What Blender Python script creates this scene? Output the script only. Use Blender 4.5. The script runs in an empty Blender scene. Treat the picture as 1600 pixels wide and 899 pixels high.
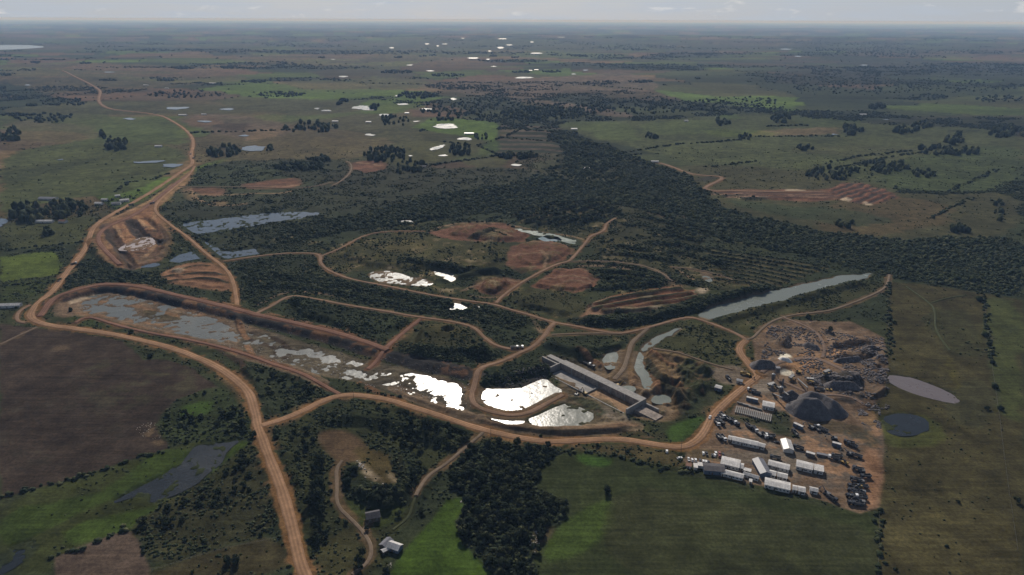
import bpy, math, random
import numpy as np
from mathutils import Matrix, Vector
random.seed(7); RNG = np.random.default_rng(11)
S = bpy.context.scene
COL = S.collection
# ------------------------------------------------------------------ camera
H = 300.0; F = 1066.0
PITCH = math.atan(418.5 / F); ROLL = math.radians(0.25)
def rx(a): c, s = math.cos(a), math.sin(a); return np.array([[1,0,0],[0,c,-s],[0,s,c]])
def rz(a): c, s = math.cos(a), math.sin(a); return np.array([[c,-s,0],[s,c,0],[0,0,1]])
RC = rx(math.pi/2 - PITCH) @ rz(ROLL)
cam_d = bpy.data.cameras.new('camera'); cam = bpy.data.objects.new('camera', cam_d); COL.objects.link(cam)
cam_d.sensor_width = 36; cam_d.lens = 36 * F / 1600; cam_d.clip_start = 1; cam_d.clip_end = 400000
M4 = Matrix.Identity(4)
for i in range(3):
    for j in range(3): M4[i][j] = float(RC[i, j])
M4[2][3] = H
cam.matrix_world = M4
S.camera = cam
# ------------------------------------------------------------------ light
SUN_EL = math.radians(34); SUN_AZ = math.radians(-4.2)      # azimuth from +Y towards +X
sdir = Vector((math.sin(SUN_AZ) * math.cos(SUN_EL), math.cos(SUN_AZ) * math.cos(SUN_EL), math.sin(SUN_EL)))
sun_d = bpy.data.lights.new('sun', 'SUN'); sun_d.energy = 4.6; sun_d.angle = math.radians(0.5); sun_d.color = (1.0, 0.93, 0.84)
sun = bpy.data.objects.new('sun', sun_d); COL.objects.link(sun)
sun.rotation_euler = (-sdir).to_track_quat('-Z', 'Y').to_euler(); sun.location = (0, 0, 500)
W = bpy.data.worlds.new('World'); S.world = W; W.use_nodes = True
nt = W.node_tree; nt.nodes.clear()
wo = nt.nodes.new('ShaderNodeOutputWorld'); bg = nt.nodes.new('ShaderNodeBackground')
sky = nt.nodes.new('ShaderNodeTexSky'); sky.sky_type = 'NISHITA'; sky.sun_disc = False
sky.sun_elevation = SUN_EL; sky.sun_rotation = SUN_AZ
sky.altitude = 300; sky.air_density = 1.0; sky.dust_density = 1.0; sky.ozone_density = 1.6
bg.inputs['Strength'].default_value = 0.05
tc = nt.nodes.new('ShaderNodeTexCoord')
# a thin veil of high cloud, with small brighter cumulus low over the horizon
mp = nt.nodes.new('ShaderNodeMapping'); mp.inputs['Scale'].default_value = (3.0, 3.0, 26.0)
nz = nt.nodes.new('ShaderNodeTexNoise'); nz.inputs['Scale'].default_value = 2.6; nz.inputs['Detail'].default_value = 7; nz.inputs['Roughness'].default_value = 0.62
rp = nt.nodes.new('ShaderNodeValToRGB'); rp.color_ramp.elements[0].position = 0.40; rp.color_ramp.elements[1].position = 0.72
rp.color_ramp.elements[0].color = (0.80, 0.80, 0.80, 1); rp.color_ramp.elements[1].color = (0.97, 0.97, 0.97, 1)
mx = nt.nodes.new('ShaderNodeMix'); mx.data_type = 'RGBA'
mx.inputs['B'].default_value = (9.2, 10.4, 12.2, 1)
mp2 = nt.nodes.new('ShaderNodeMapping'); mp2.inputs['Scale'].default_value = (9.0, 9.0, 34.0); mp2.inputs['Location'].default_value = (1.3, 0.4, 0.2)
nz2 = nt.nodes.new('ShaderNodeTexNoise'); nz2.inputs['Scale'].default_value = 2.4; nz2.inputs['Detail'].default_value = 6; nz2.inputs['Roughness'].default_value = 0.6
rp2 = nt.nodes.new('ShaderNodeValToRGB'); rp2.color_ramp.elements[0].position = 0.60; rp2.color_ramp.elements[1].position = 0.74
rp2.color_ramp.elements[0].color = (0, 0, 0, 1); rp2.color_ramp.elements[1].color = (0.7, 0.7, 0.7, 1)
mx2 = nt.nodes.new('ShaderNodeMix'); mx2.data_type = 'RGBA'; mx2.inputs['B'].default_value = (14.5, 14.2, 14.0, 1)
L = nt.links.new
L(tc.outputs['Generated'], mp.inputs['Vector']); L(mp.outputs[0], nz.inputs['Vector']); L(nz.outputs['Fac'], rp.inputs[0]); sx_ = nt.nodes.new('ShaderNodeSeparateXYZ'); L(tc.outputs['Generated'], sx_.inputs[0])
mr = nt.nodes.new('ShaderNodeMapRange'); mr.interpolation_type = 'SMOOTHSTEP'; L(sx_.outputs['Z'], mr.inputs[0])      # the veil thins out overhead
mr.inputs[1].default_value = .04; mr.inputs[2].default_value = .34; mr.inputs[3].default_value = 1.0; mr.inputs[4].default_value = .10
mv = nt.nodes.new('ShaderNodeMath'); mv.operation = 'MULTIPLY'; L(rp.outputs[0], mv.inputs[0]); L(mr.outputs[0], mv.inputs[1]); L(mv.outputs[0], mx.inputs['Factor'])
L(sky.outputs[0], mx.inputs['A']); L(tc.outputs['Generated'], mp2.inputs['Vector']); L(mp2.outputs[0], nz2.inputs['Vector']); L(nz2.outputs['Fac'], rp2.inputs[0])
L(rp2.outputs[0], mx2.inputs['Factor']); L(mx.outputs['Result'], mx2.inputs['A']); L(mx2.outputs['Result'], bg.inputs['Color']); L(bg.outputs[0], wo.inputs[0])
S.view_settings.view_transform = 'Standard'; S.view_settings.look = 'None'; S.view_settings.gamma = 1; S.view_settings.exposure = 0.0
S.view_settings.use_curve_mapping = False
S.render.resolution_x = 1024; S.render.resolution_y = 575
HAZE_DENSITY = 4.4e-5

# ------------------------------------------------------------------ numpy helpers
def sstep(a, b, x):
    t = np.clip((x - a) / (b - a), 0, 1); return t * t * (3 - 2 * t)
def vnoise(x, y, seed=0):
    xi = np.floor(x).astype(np.int64); yi = np.floor(y).astype(np.int64)
    fx = x - xi; fy = y - yi; fx = fx*fx*(3-2*fx); fy = fy*fy*(3-2*fy)
    def hsh(a, b):
        n = (a * 374761393 + b * 668265263 + seed * 1274126177) & 0xffffffff
        n = ((n ^ (n >> 13)) * 1274126177) & 0xffffffff
        return ((n ^ (n >> 16)) & 0xffff) / 65535.0
    a = hsh(xi, yi); b = hsh(xi+1, yi); c = hsh(xi, yi+1); d = hsh(xi+1, yi+1)
    return (a*(1-fx)+b*fx)*(1-fy) + (c*(1-fx)+d*fx)*fy
def fbm(x, y, seed=0, o=4, g=0.5):
    s = 0; a = 1; t = 0
    for k in range(o):
        ca, sa = math.cos(k*1.1), math.sin(k*1.1)
        s = s + a * vnoise((x*ca - y*sa)*2**k + 17.3*k, (x*sa + y*ca)*2**k - 9.1*k, seed + k); t += a; a *= g
    return s / t
def base(x, y):
    d = np.hypot(x, y)
    return (sstep(1300, 3500, d) * 16 * (fbm(x/1500+5, y/1500, 3, 3) - 0.45) * 2
            + sstep(5000, 14000, d) * 55 * (fbm(x/5200, y/4200, 9, 4) - 0.45) * 2)
def ray(u, v):
    u = np.asarray(u, float); v = np.asarray(v, float)
    c = np.stack([(u-800)/F, -(v-449.5)/F, -np.ones_like(u)], -1)
    return c @ RC.T
def px(u, v, z=0.0):
    """photograph pixel (1600 wide) -> ground point"""
    r = ray(u, v); rzz = np.minimum(r[..., 2], -0.0045)
    t = (z - H) / rzz
    for _ in range(6):
        hh = base(t*r[..., 0], t*r[..., 1]) + z
        t = 0.5*t + 0.5*(hh - H) / rzz
    return np.stack([t*r[..., 0], t*r[..., 1]], -1)
def P(u, v, z=0.0):
    p = px(np.array([u]), np.array([v]), z)[0]; return float(p[0]), float(p[1])
def pts(lst, z=0.0):
    a = np.array(lst, float); return px(a[:, 0], a[:, 1], z)
def chaikin(p, n=2, closed=True):
    for _ in range(n):
        q = np.roll(p, -1, 0) if closed else p[1:]
        b = p if closed else p[:-1]
        r = np.empty((len(b)*2, 2)); r[0::2] = b*0.75 + q*0.25; r[1::2] = b*0.25 + q*0.75
        if not closed: r = np.vstack([p[:1], r, p[-1:]])
        p = r
    return p
def sdf(poly, x, y):
    """positive inside"""
    n = len(poly); dmin = np.full(x.shape, 1e18); ins = np.zeros(x.shape, bool)
    for i in range(n):
        ax, ay = poly[i]; bx, by = poly[(i+1) % n]
        ex, ey = bx-ax, by-ay; wx, wy = x-ax, y-ay
        t = np.clip((wx*ex + wy*ey) / (ex*ex + ey*ey + 1e-9), 0, 1)
        dmin = np.minimum(dmin, (wx-ex*t)**2 + (wy-ey*t)**2)
        c = ((ay <= y) & (by > y)) | ((by <= y) & (ay > y))
        with np.errstate(divide='ignore', invalid='ignore'):
            xi = ax + (y-ay)/(by-ay if by != ay else 1e-9)*ex
        ins ^= c & (x < xi)
    d = np.sqrt(dmin); return np.where(ins, d, -d)

# ------------------------------------------------------------------ ground grid
NC, NR = 1500, 1180
SMAX = 1.08; Q0, Q1 = 1/190.0, 1/115000.0
sarr = np.linspace(-SMAX, SMAX, NC); qarr = np.linspace(Q0, Q1, NR)
GY = (1/qarr)[:, None] * np.ones((1, NC)); GX = GY * sarr[None, :]
GX = GX.astype(float); GD = np.hypot(GX, GY)
CELL = GY * GY * (Q0 - Q1) / NR
Z = base(GX, GY)
WX = (fbm(GX/14, GY/14, 31, 3) - .5) + (fbm(GX/48, GY/48, 33, 2) - .5)*1.3; WY = (fbm(GX/14, GY/14, 37, 3) - .5) + (fbm(GX/48, GY/48, 39, 2) - .5)*1.3
def N(sc, seed, o=4): return fbm(GX/sc, GY/sc, seed, o)
n_big = N(120, 1); n_mid = N(26, 2); n_fine = N(6, 4, 3); n_huge = N(900, 6, 4)
lod = np.clip(1 - CELL/40, 0, 1)
C = {k: np.array(v) for k, v in dict(
    scrub=(.025,.031,.020), forest=(.016,.021,.015), grass=(.031,.036,.021), olive=(.040,.040,.024), green=(.031,.041,.018),
    bgreen=(.062,.098,.028), brown=(.034,.027,.024), pink=(.085,.068,.060), tan=(.125,.095,.068), dirt=(.22,.145,.10),
    red=(.115,.066,.053), mud=(.13,.10,.082), rock=(.032,.031,.033), gravel=(.14,.125,.118), pale=(.34,.29,.25),
    straw=(.085,.075,.042), lime=(.075,.100,.030), quarry=(.108,.080,.065), pgreen=(.055,.070,.034), white=(.62,.60,.57)).items()}
colr = np.empty(GX.shape + (3,))
VEG = np.zeros(GX.shape); BARE = np.zeros(GX.shape); ROUGH = np.ones(GX.shape)
# near: scrubby grass; far: a patchwork of paddocks
t = sstep(.42, .6, n_big)[..., None]
colr[:] = C['scrub'] * (1-t) + C['grass'] * t
VEG[:] = 0.28
# paddocks (jittered cells) beyond about 1.2 km
ang = 0.35; ux = (GX*math.cos(ang) - GY*math.sin(ang)); uy = (GX*math.sin(ang) + GY*math.cos(ang))
csx = 420 + 0*GX; csy = 300 + 0*GX
gx_ = ux/520 + (fbm(GX/700, GY/700, 71, 2)-.5)*1.1; gy_ = uy/400 + (fbm(GX/700, GY/700, 72, 2)-.5)*1.1
ci, cj = np.floor(gx_), np.floor(gy_)
best = np.full(GX.shape, 1e9); cid = np.zeros(GX.shape); sec = np.full(GX.shape, 1e9)
for di in (-1, 0, 1):
    for dj in (-1, 0, 1):
        a, b = ci+di, cj+dj
        jx = vnoise(a*7.13+.5, b*3.77+.5, 81); jy = vnoise(a*5.31+.5, b*9.17+.5, 82)
        dd = np.abs(gx_-(a+jx)) + np.abs(gy_-(b+jy))
        idv = vnoise(a*11.7+.5, b*13.3+.5, 83)
        nb = dd < best
        sec = np.where(nb, best, np.minimum(sec, dd)); cid = np.where(nb, idv, cid); best = np.where(nb, dd, best)
pal = np.array([(.036,.044,.026), (.080,.056,.044), (.050,.068,.026), (.028,.034,.022), (.098,.074,.050), (.050,.052,.030), (.022,.028,.020), (.060,.046,.036), (.062,.092,.030), (.040,.038,.028)])
k = (cid*37 % 1 * len(pal)).astype(int) % len(pal)
far = pal[k]
fm = sstep(1150, 1500, GD)[..., None]
streak = fbm(GX/500, GY/160, 91, 5)
far = far * (0.35 + 1.35*streak[..., None])
dk = sstep(.53, .62, fbm(GX/900+3, GY/420, 95, 5))[..., None]
far = far*(1-dk*.75) + C['forest']*dk*.75
edge = 1 - sstep(0.0, 0.05, sec-best)
far = far * (1 - 0.45*edge[..., None])
pg = sstep(.66, .72, fbm(GX/800+13, GY/300, 98, 4))[..., None]*sstep(2500, 4000, GD)[..., None]
far = far*(1-pg*.7) + C['pgreen']*pg*.7
farwood = np.maximum(dk[..., 0]*.9, sstep(.4,.9,edge)*sstep(.5,.56,n_huge)*.8)*(1-pg[..., 0])
colr = colr*(1-fm) + far*fm
VEG = VEG*(1-fm[..., 0]) + farwood*fm[..., 0]

def sub(poly, pad):
    lo = poly.min(0) - pad; hi = poly.max(0) + pad
    yy = 1/qarr
    r = np.where((yy >= lo[1]) & (yy <= hi[1]))[0]
    if len(r) == 0: return None
    r0, r1 = r[0], r[-1]+1
    ylo, yhi = yy[r1-1], yy[r0]
    smin = min(lo[0]/ylo, lo[0]/yhi); smax = max(hi[0]/ylo, hi[0]/yhi)
    c = np.where((sarr >= smin) & (sarr <= smax))[0]
    if len(c) == 0: return None
    return slice(r0, r1), slice(c[0], c[-1]+1)
def mask(poly, feather=3.0, warp=10.0):
    s = sub(poly, 30 + feather*2)
    if s is None: return None, None
    d = GD[s]
    k = np.clip(d/700, .6, 6)
    x = GX[s] + WX[s]*warp*k; y = GY[s] + WY[s]*warp*k
    f = feather * np.clip(d/600, 1, 4)
    return s, sstep(-f, f, sdf(poly, x, y))
def paint(lst, col, a=1.0, feather=3.0, warp=10.0, veg=None, bare=None, rough=None, var=0.5, noise=None, z=0.0, smooth=1):
    poly = chaikin(pts(lst, z), 0 if feather <= 2 and smooth == 1 else smooth)
    s, m = mask(poly, feather, warp)
    if s is None: return
    if noise is not None: m = m * sstep(noise[0], noise[1], (n_mid[s]*.6 + n_fine[s]*.4))
    v = 1 + var*((n_mid[s]-.5)*1.2 + (n_fine[s]-.5)*.9 + (n_big[s]-.5)*1.2)
    mm = (m*a)[..., None]
    colr[s] = colr[s]*(1-mm) + (C[col] if isinstance(col, str) else np.array(col))*v[..., None]*mm
    if veg is not None: VEG[s] = VEG[s]*(1-m) + veg*m
    if bare is not None: BARE[s] = BARE[s]*(1-m) + bare*m
    if rough is not None: ROUGH[s] = ROUGH[s]*(1-m) + rough*m
def raise_poly(lst, h, slope=6.0, z=0.0, warp=15, noise=0.0):
    poly = chaikin(pts(lst, z), 2); s = sub(poly, 20+slope)
    if s is None: return
    x = GX[s] + WX[s]*warp; y = GY[s] + WY[s]*warp
    m = np.clip(sdf(poly, x, y)/slope, 0, 1); m = m*m*(3-2*m)*.6 + m*.4
    Z[s] += m*(h + noise*(n_mid[s]-.5)*2)
def pdist(line, x, y):
    dm = np.full(x.shape, 1e18); tt = np.zeros(x.shape); acc = 0; sgn = np.zeros(x.shape)
    for i in range(len(line)-1):
        ax, ay = line[i]; bx, by = line[i+1]; ex, ey = bx-ax, by-ay; L2 = ex*ex+ey*ey+1e-9
        wx, wy = x-ax, y-ay; t = np.clip((wx*ex+wy*ey)/L2, 0, 1); d = (wx-ex*t)**2 + (wy-ey*t)**2
        nb = d < dm; dm = np.where(nb, d, dm); tt = np.where(nb, i+t, tt); sgn = np.where(nb, np.sign(ex*wy-ey*wx), sgn)
    return np.sqrt(dm), tt, sgn
def ridge(lst, h, top, slope, col=None, a=1.0, side=0, colw=None, warp=3, veg=None, ends=True):
    line = chaikin(pts(lst), 2, False); s = sub(line, top+slope+15)
    if s is None: return
    x = GX[s] + WX[s]*warp; y = GY[s] + WY[s]*warp
    d, tt, sg = pdist(line, x, y)
    m = 1 - np.clip((d-top)/slope, 0, 1)
    e = np.clip(np.minimum(tt, len(line)-1-tt)/2.0, 0, 1) if ends else 1
    Z[s] += m*h*e
    if col is not None:
        w = (1 - sstep(.85, 1.1, (d-top)/slope)) * a
        if side: w = w*(sg*side > 0)
        colr[s] = colr[s]*(1-w[..., None]) + C[col]*(.7+.6*n_fine[s])[..., None]*w[..., None]
        if veg is not None: VEG[s] = VEG[s]*(1-w) + veg*w
        BARE[s] = np.maximum(BARE[s], w*(.8 if veg is None else 0))
def stripes(lst, direc, period, h, colA=None, colB=None, a=.8, z=0, veg=None, sharp=0.0):
    """rows of earth banks across a polygon: direc = two pixels that give the rows' direction"""
    poly = chaikin(pts(lst), 1); s, m = mask(poly, 3, 8)
    if s is None: return
    q = pts(direc); d = q[1]-q[0]; d /= np.linalg.norm(d)
    w = (-(GX[s])*d[1] + GY[s]*d[0] + WX[s]*10 + (n_big[s]-.5)*25) / period
    f = .5+.5*np.cos(w*2*math.pi)
    Z[s] += m*h*f**1.5
    if colA is not None:
        k = sstep(.35, .65, f)[..., None]; mm = (m*a)[..., None]
        colr[s] = colr[s]*(1-mm) + ((C[colA] if isinstance(colA, str) else np.array(colA))*k + C[colB]*(1-k))*(.75+.5*n_fine[s])[..., None]*mm
    if veg is not None: VEG[s] = VEG[s]*(1-m) + m*veg*sstep(.4, .7, f)
def line(lst, w, col, a=.8, h=0.0, veg=None, brk=0.0, warp=4):
    ln = chaikin(pts(lst), 2, False); s = sub(ln, w + 25)
    if s is None: return
    x = GX[s] + WX[s]*warp; y = GY[s] + WY[s]*warp; d, tt, sg = pdist(ln, x, y); ce = CELL[s]*.35
    m = (1 - sstep(w/2, w/2 + 1.2 + ce, d))*a
    if brk: m = m*sstep(brk-.06, brk+.06, n_mid[s]*.5 + n_fine[s]*.5)
    c = C[col] if isinstance(col, str) else np.array(col)
    colr[s] = colr[s]*(1-m[..., None]) + c*(.75+.5*n_fine[s])[..., None]*m[..., None]
    if h: Z[s] += h*(1 - sstep(w*.3, w*1.4, d))
    if veg is not None: VEG[s] = VEG[s]*(1-m) + veg*m
def roughen(lst, amp, sc=9.0, seed=5):
    poly = pts(lst); s, m = mask(poly, 6, 8)
    if s is not None: Z[s] += m*(np.abs(fbm(GX[s]/sc, GY[s]/sc, seed, 4)-.5)*2 - .3)*amp
#DATA
# ------------------------------------------------------------------ land use, far to near
paint([(540,60),(900,62),(980,80),(700,95),(560,85)], (.052,.060,.036), .5, var=.8)
paint([(0,95),(240,100),(420,120),(300,135),(0,150)], (.075,.062,.045), .5, var=.9)
paint([(300,84),(700,86),(760,104),(420,104)], (.082,.066,.048), .5, var=.9)
paint([(420,128),(640,118),(700,135),(560,146),(430,142)], 'pgreen', .5, var=.9)
paint([(0,62),(1600,66),(1600,84),(900,80),(0,80)], (.040,.044,.036), .5, var=.8)
paint([(0,160),(600,150),(660,185),(640,260),(300,262),(290,230),(150,215),(0,225)], (.055,.056,.036), .6, var=.7, veg=.05)
paint([(650,135),(680,129),(730,127),(800,124),(860,121),(960,112),(1010,120),(1036,142),(990,143),(880,142),(868,152),(830,153),(760,150),(720,145)], 'pink', .75, var=.8)
paint([(800,149),(850,157),(925,167),(975,175),(992,184),(962,182),(912,175),(850,165),(800,158)], 'pink', .9)
paint([(820,160),(846,160),(850,166),(830,166)], 'tan', .8)
paint([(800,130),(865,131),(868,152),(820,152)], 'pink', .8)
paint([(600,160),(800,150),(870,165),(990,190),(960,200),(870,200),(830,190),(700,180)], 'forest', .75, noise=(.3,.6), veg=.5)
paint([(868,143),(1010,141),(1060,158),(1190,160),(1200,168),(1000,170),(900,160)], 'forest', .6, noise=(.3,.55), veg=.5)
paint([(1150,120),(1600,118),(1600,150),(1350,152),(1200,146)], 'forest', .6, noise=(.35,.6), veg=.3)
paint([(1050,95),(1400,90),(1600,104),(1600,128),(1200,118)], (.030,.034,.034), .7, var=.8)
paint([(870,190),(1000,189),(1090,184),(1200,176),(1330,192),(1500,200),(1600,205),(1600,300),(1400,300),(1250,280),(1100,262),(1000,232),(900,212)], (.050,.058,.032), .85, var=.7, veg=.03)
paint([(870,192),(920,190),(985,192),(1002,215),(985,222),(930,216),(915,203)], 'pgreen', .9, veg=.03)
paint([(990,195),(1110,185),(1120,205),(1060,212),(1010,210)], 'pgreen', .8, veg=.03)
paint([(1200,163),(1250,168),(1235,175),(1195,174)], 'bgreen', .6)
paint([(1125,178),(1150,178),(1155,186),(1128,186)], 'bgreen', .45)
paint([(1205,202),(1320,199),(1310,209),(1210,213),(1140,215)], 'tan', .65)
paint([(1100,200),(1220,207),(1210,214),(1110,216)], 'lime', .5)
paint([(1240,180),(1350,186),(1350,198),(1240,196)], 'green', .6)
paint([(1280,85),(1560,95),(1600,102),(1600,90),(1400,82)], 'pink', .5)
paint([(560,158),(650,152),(662,160),(650,170),(615,178),(590,178),(560,176)], 'bgreen', .7)
paint([(800,82),(860,82),(985,84),(975,90),(865,92),(800,90)], 'pgreen', .9)
paint([(400,178),(480,182),(590,170),(560,180),(440,192),(400,196)], 'bgreen', .35)
paint([(642,199),(672,185),(700,184),(776,192),(776,221),(758,220),(725,212),(687,208)], 'bgreen', .8, feather=1.5, warp=4, veg=.02)
paint([(760,220),(780,220),(780,242),(745,245)], 'bgreen', .45)
paint([(700,245),(780,235),(800,250),(780,270),(740,262)], 'pgreen', .5)
for yy in (196, 203, 210, 217, 224, 231, 238):
    paint([(780,yy),(850,yy+1),(878,yy+4),(878,yy+7),(850,yy+4),(780,yy+3)], 'pink', .75, feather=2, warp=4)
paint([(620,220),(700,222),(700,250),(640,256),(600,245)], (.060,.062,.034), .7)
paint([(270,182),(340,178),(400,184),(470,200),(440,212),(400,222),(360,214),(300,200)], 'pink', .75, veg=.03)
paint([(390,205),(430,198),(448,206),(400,222),(378,218)], 'tan', .8)
paint([(330,193),(370,190),(400,200),(350,207)], 'brown', .8)
paint([(300,180),(345,184),(348,192),(310,200),(285,190)], 'red', .35)
paint([(400,212),(520,214),(620,218),(600,240),(520,250),(440,254),(370,250),(330,262),(380,240)], (.075,.064,.042), .8, veg=.03)
paint([(0,185),(120,195),(150,200),(160,215),(90,228),(0,240)], 'pink', .4)
paint([(0,205),(120,205),(150,215),(60,232),(0,235)], (.085,.068,.046), .7, veg=.03)
paint([(0,240),(90,226),(160,215),(290,232),(294,250),(240,285),(190,305),(110,310),(60,322),(0,345)], (.048,.058,.030), .95, veg=.01, var=.6)
paint([(0,268),(150,245),(160,250),(60,275),(0,285)], 'forest', .35)
paint([(150,190),(270,190),(280,210),(290,228),(200,222),(150,206)], (.052,.066,.032), .8, veg=.06)
paint([(0,345),(60,345),(150,334),(138,362),(134,382),(60,385),(0,392)], (.050,.056,.030), .9, veg=.05)
paint([(0,402),(86,392),(96,415),(88,430),(0,441)], 'lime', .75, feather=2, warp=5, veg=.01)
paint([(0,440),(60,440),(90,436),(60,460),(30,470),(0,472)], 'green', .7)
# forest belt along the river
FOREST = [(872,200),(905,214),(985,243),(1012,254),(1062,270),(1092,290),(1112,318),(1200,345),(1330,372),(1450,372),(1600,366),
          (1600,466),(1530,456),(1400,436),(1385,430),(1345,420),(1290,405),(1200,387),(1120,374),(1080,356),(1010,328),(960,318),(900,318),(800,328),(700,338),
          (640,352),(560,358),(490,372),(435,388),(422,376),(470,348),(540,340),(620,320),(700,300),(800,288),(872,265),(885,235),(855,215)]
paint(FOREST, 'forest', 1, veg=1.0)
paint([(300,262),(370,250),(540,248),(640,262),(800,262),(870,270),(790,292),(700,302),(610,322),(520,335),(280,345),(250,335),(262,312)], (.030,.034,.025), .9, veg=.17)
paint([(800,238),(880,240),(985,262),(970,290),(880,285),(810,262)], (.052,.052,.036), .6, veg=.15)
paint([(925,270),(965,272),(978,285),(930,288)], 'olive', .8, veg=.03)
paint([(1030,256),(1250,262),(1380,290),(1420,306),(1600,300),(1600,368),(1440,376),(1330,372),(1200,345),(1120,320),(1105,295)], (.048,.048,.030), .9, veg=.03)
paint([(1330,300),(1440,310),(1500,330),(1470,352),(1400,366),(1330,372),(1260,352)], (.078,.058,.038), .5, veg=.03)
paint([(1120,310),(1250,322),(1310,322),(1380,340),(1400,350),(1330,355),(1180,330)], (.033,.045,.028), .7)
paint([(1380,250),(1600,220),(1600,300),(1420,302),(1370,290)], (.040,.052,.028), .8)
# spoil and borrow ground
paint([(1100,298),(1200,296),(1300,299),(1320,286),(1350,288),(1378,297),(1408,304),(1372,321),(1345,318),(1312,312),(1262,316),(1200,312),(1150,306)], 'red', .9, bare=.8, var=.8, warp=6)
stripes([(1296,299),(1320,286),(1350,288),(1408,304),(1372,321),(1312,313)], [(1310,310),(1360,291)], 17, 2.0, (.125,.070,.056), 'rock', .85)
for q in ([(1312,311),(1332,310),(1330,315),(1316,314)], [(1348,316),(1366,319),(1362,322),(1350,320)], [(1225,296),(1260,297),(1258,300),(1228,299)], [(1148,308),(1200,309),(1198,311),(1150,310)]):
    paint(q, 'pale', .8, feather=1, warp=2, smooth=2)
paint([(1070,283),(1100,276),(1128,276),(1128,279),(1100,282)], 'rock', .7)
paint([(550,252),(592,250),(608,262),(575,271),(550,267)], 'red', .95, bare=.7, warp=6)
paint([(372,290),(400,285),(445,279),(470,277),(470,294),(400,296)], 'red', .9, bare=.7, warp=6)
paint([(290,294),(350,294),(357,303),(330,308),(300,300)], 'red', .8, bare=.6, warp=6)
paint([(325,314),(357,314),(356,320),(335,321)], 'tan', .8, warp=5)
paint([(286,292),(300,302),(305,315),(296,314),(286,300)], 'tan', .7, warp=3)
# around the western cut
paint([(143,375),(148,352),(200,330),(240,308),(280,280),(300,263),(298,280),(264,310),(243,326),(246,338),(258,352),(264,368),(272,384),(256,402),(222,417),(205,422),(172,418),(153,396)], 'dirt', .85, bare=.95, var=.9, warp=5)
paint([(165,350),(205,338),(212,372),(195,385),(180,378)], (.26,.16,.11), .8, warp=5)
paint([(203,330),(240,320),(246,345),(258,372),(240,372),(212,365)], (.24,.14,.095), .8, warp=4)
paint([(200,345),(208,345),(222,368),(216,372)], 'rock', .9, feather=1.5, warp=3)
paint([(222,366),(240,364),(258,372),(272,384),(258,402),(235,405),(246,385)], 'forest', .6, warp=6)
paint([(160,360),(175,358),(183,378),(180,388),(168,380)], 'scrub', .9, warp=4)
paint([(166,395),(176,394),(192,414),(184,418)], 'rock', .8, feather=1, warp=2)
paint([(204,392),(240,388),(262,392),(240,410),(215,416)], 'mud', .8, warp=6)
paint([(100,448),(130,405),(150,402),(175,420),(215,422),(262,430),(250,446),(170,446),(150,452)], 'forest', .9, veg=.9, bare=0)
paint([(245,430),(285,412),(325,408),(352,424),(362,440),(364,456),(300,450),(260,441)], (.19,.115,.085), .9, bare=.6, warp=4)
stripes([(250,430),(290,418),(350,424),(362,455),(300,450)], [(290,428),(355,438)], 17, 1.6, None)
for q in ([(250,434),(300,428),(350,430)],[(255,441),(310,437),(362,442)],[(275,425),(300,415),(325,416)]): line(q, 4, 'forest', .9, 1.5, .5, brk=.30)
paint([(268,421),(284,418),(290,424),(275,428)], 'pale', .6, warp=3)
paint([(366,410),(420,402),(490,402),(505,425),(470,455),(440,466),(400,485),(372,470)], 'scrub', .9, veg=.6)
# central works: scrub plateaux, red borrow pits
paint([(500,398),(560,375),(620,364),(690,366),(800,384),(790,420),(700,425),(640,425),(560,422),(510,415)], (.040,.040,.024), .85, veg=.22)
paint([(590,385),(650,375),(680,385),(640,398),(590,398)], 'straw', .5)
paint([(400,300),(560,350),(440,390),(400,398),(380,405),(300,400),(300,372),(380,365)], (.032,.036,.026), .6, veg=.4)
paint([(880,315),(960,318),(1010,328),(1080,365),(1110,400),(1200,440),(1150,470),(1090,440),(1000,420),(930,405),(925,370),(800,350),(800,330)], (.036,.037,.024), .85, veg=.35)
paint([(940,372),(1000,375),(1010,400),(960,410),(930,400)], 'straw', .3)
paint([(1000,330),(1060,335),(1080,345),(1060,350)], (.07,.05,.035), .6)
stripes([(1105,385),(1290,415),(1260,436),(1200,448),(1130,430),(1095,400)], [(1200,396),(1295,415)], 15, 1.0, 'scrub', 'scrub', .9, veg=.1)
stripes([(800,330),(880,315),(960,320),(975,338),(900,352),(800,352)], [(820,350),(900,330)], 19, 5.5, 'olive', 'forest', .9, veg=1)
stripes([(1035,345),(1110,350),(1110,385),(1040,372)], [(1040,362),(1100,378)], 15, 3.5, 'olive', 'forest', .9, veg=1)
paint([(673,363),(725,350),(790,351),(832,365),(815,379),(760,376),(705,375)], 'red', .95, feather=1.8, bare=.85, warp=9, rough=2)
paint([(740,358),(790,362),(775,372),(745,372)], 'scrub', .7, warp=5)
paint([(792,386),(832,377),(875,380),(897,390),(882,408),(850,420),(815,428),(785,415)], 'red', .95, feather=1.8, bare=.85, warp=8)
paint([(845,403),(865,400),(860,412),(846,414)], 'scrub', .8, warp=5)
paint([(828,448),(845,436),(872,421),(912,419),(938,435),(934,447),(900,458),(862,452)], 'red', .97, feather=1.8, bare=.9, warp=7)
paint([(730,448),(745,436),(778,430),(822,438),(806,452),(785,463),(750,458)], 'red', .85, bare=.6, warp=7, rough=2.5)
paint([(700,440),(790,425),(800,432),(740,442),(720,455),(700,452)], 'forest', .7, warp=8, veg=.3)
paint([(790,418),(830,420),(835,432),(800,440)], 'forest', .75, warp=5)
paint([(945,432),(1010,420),(1095,440),(1100,448),(1040,446),(940,462)], 'scrub', .9, veg=.6)
paint([(925,474),(975,461),(1050,450),(1084,455),(1084,472),(1038,486),(1005,497),(980,493),(962,485),(905,508),(912,487)], (.16,.105,.085), .9, bare=.6, warp=4, veg=0)
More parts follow.
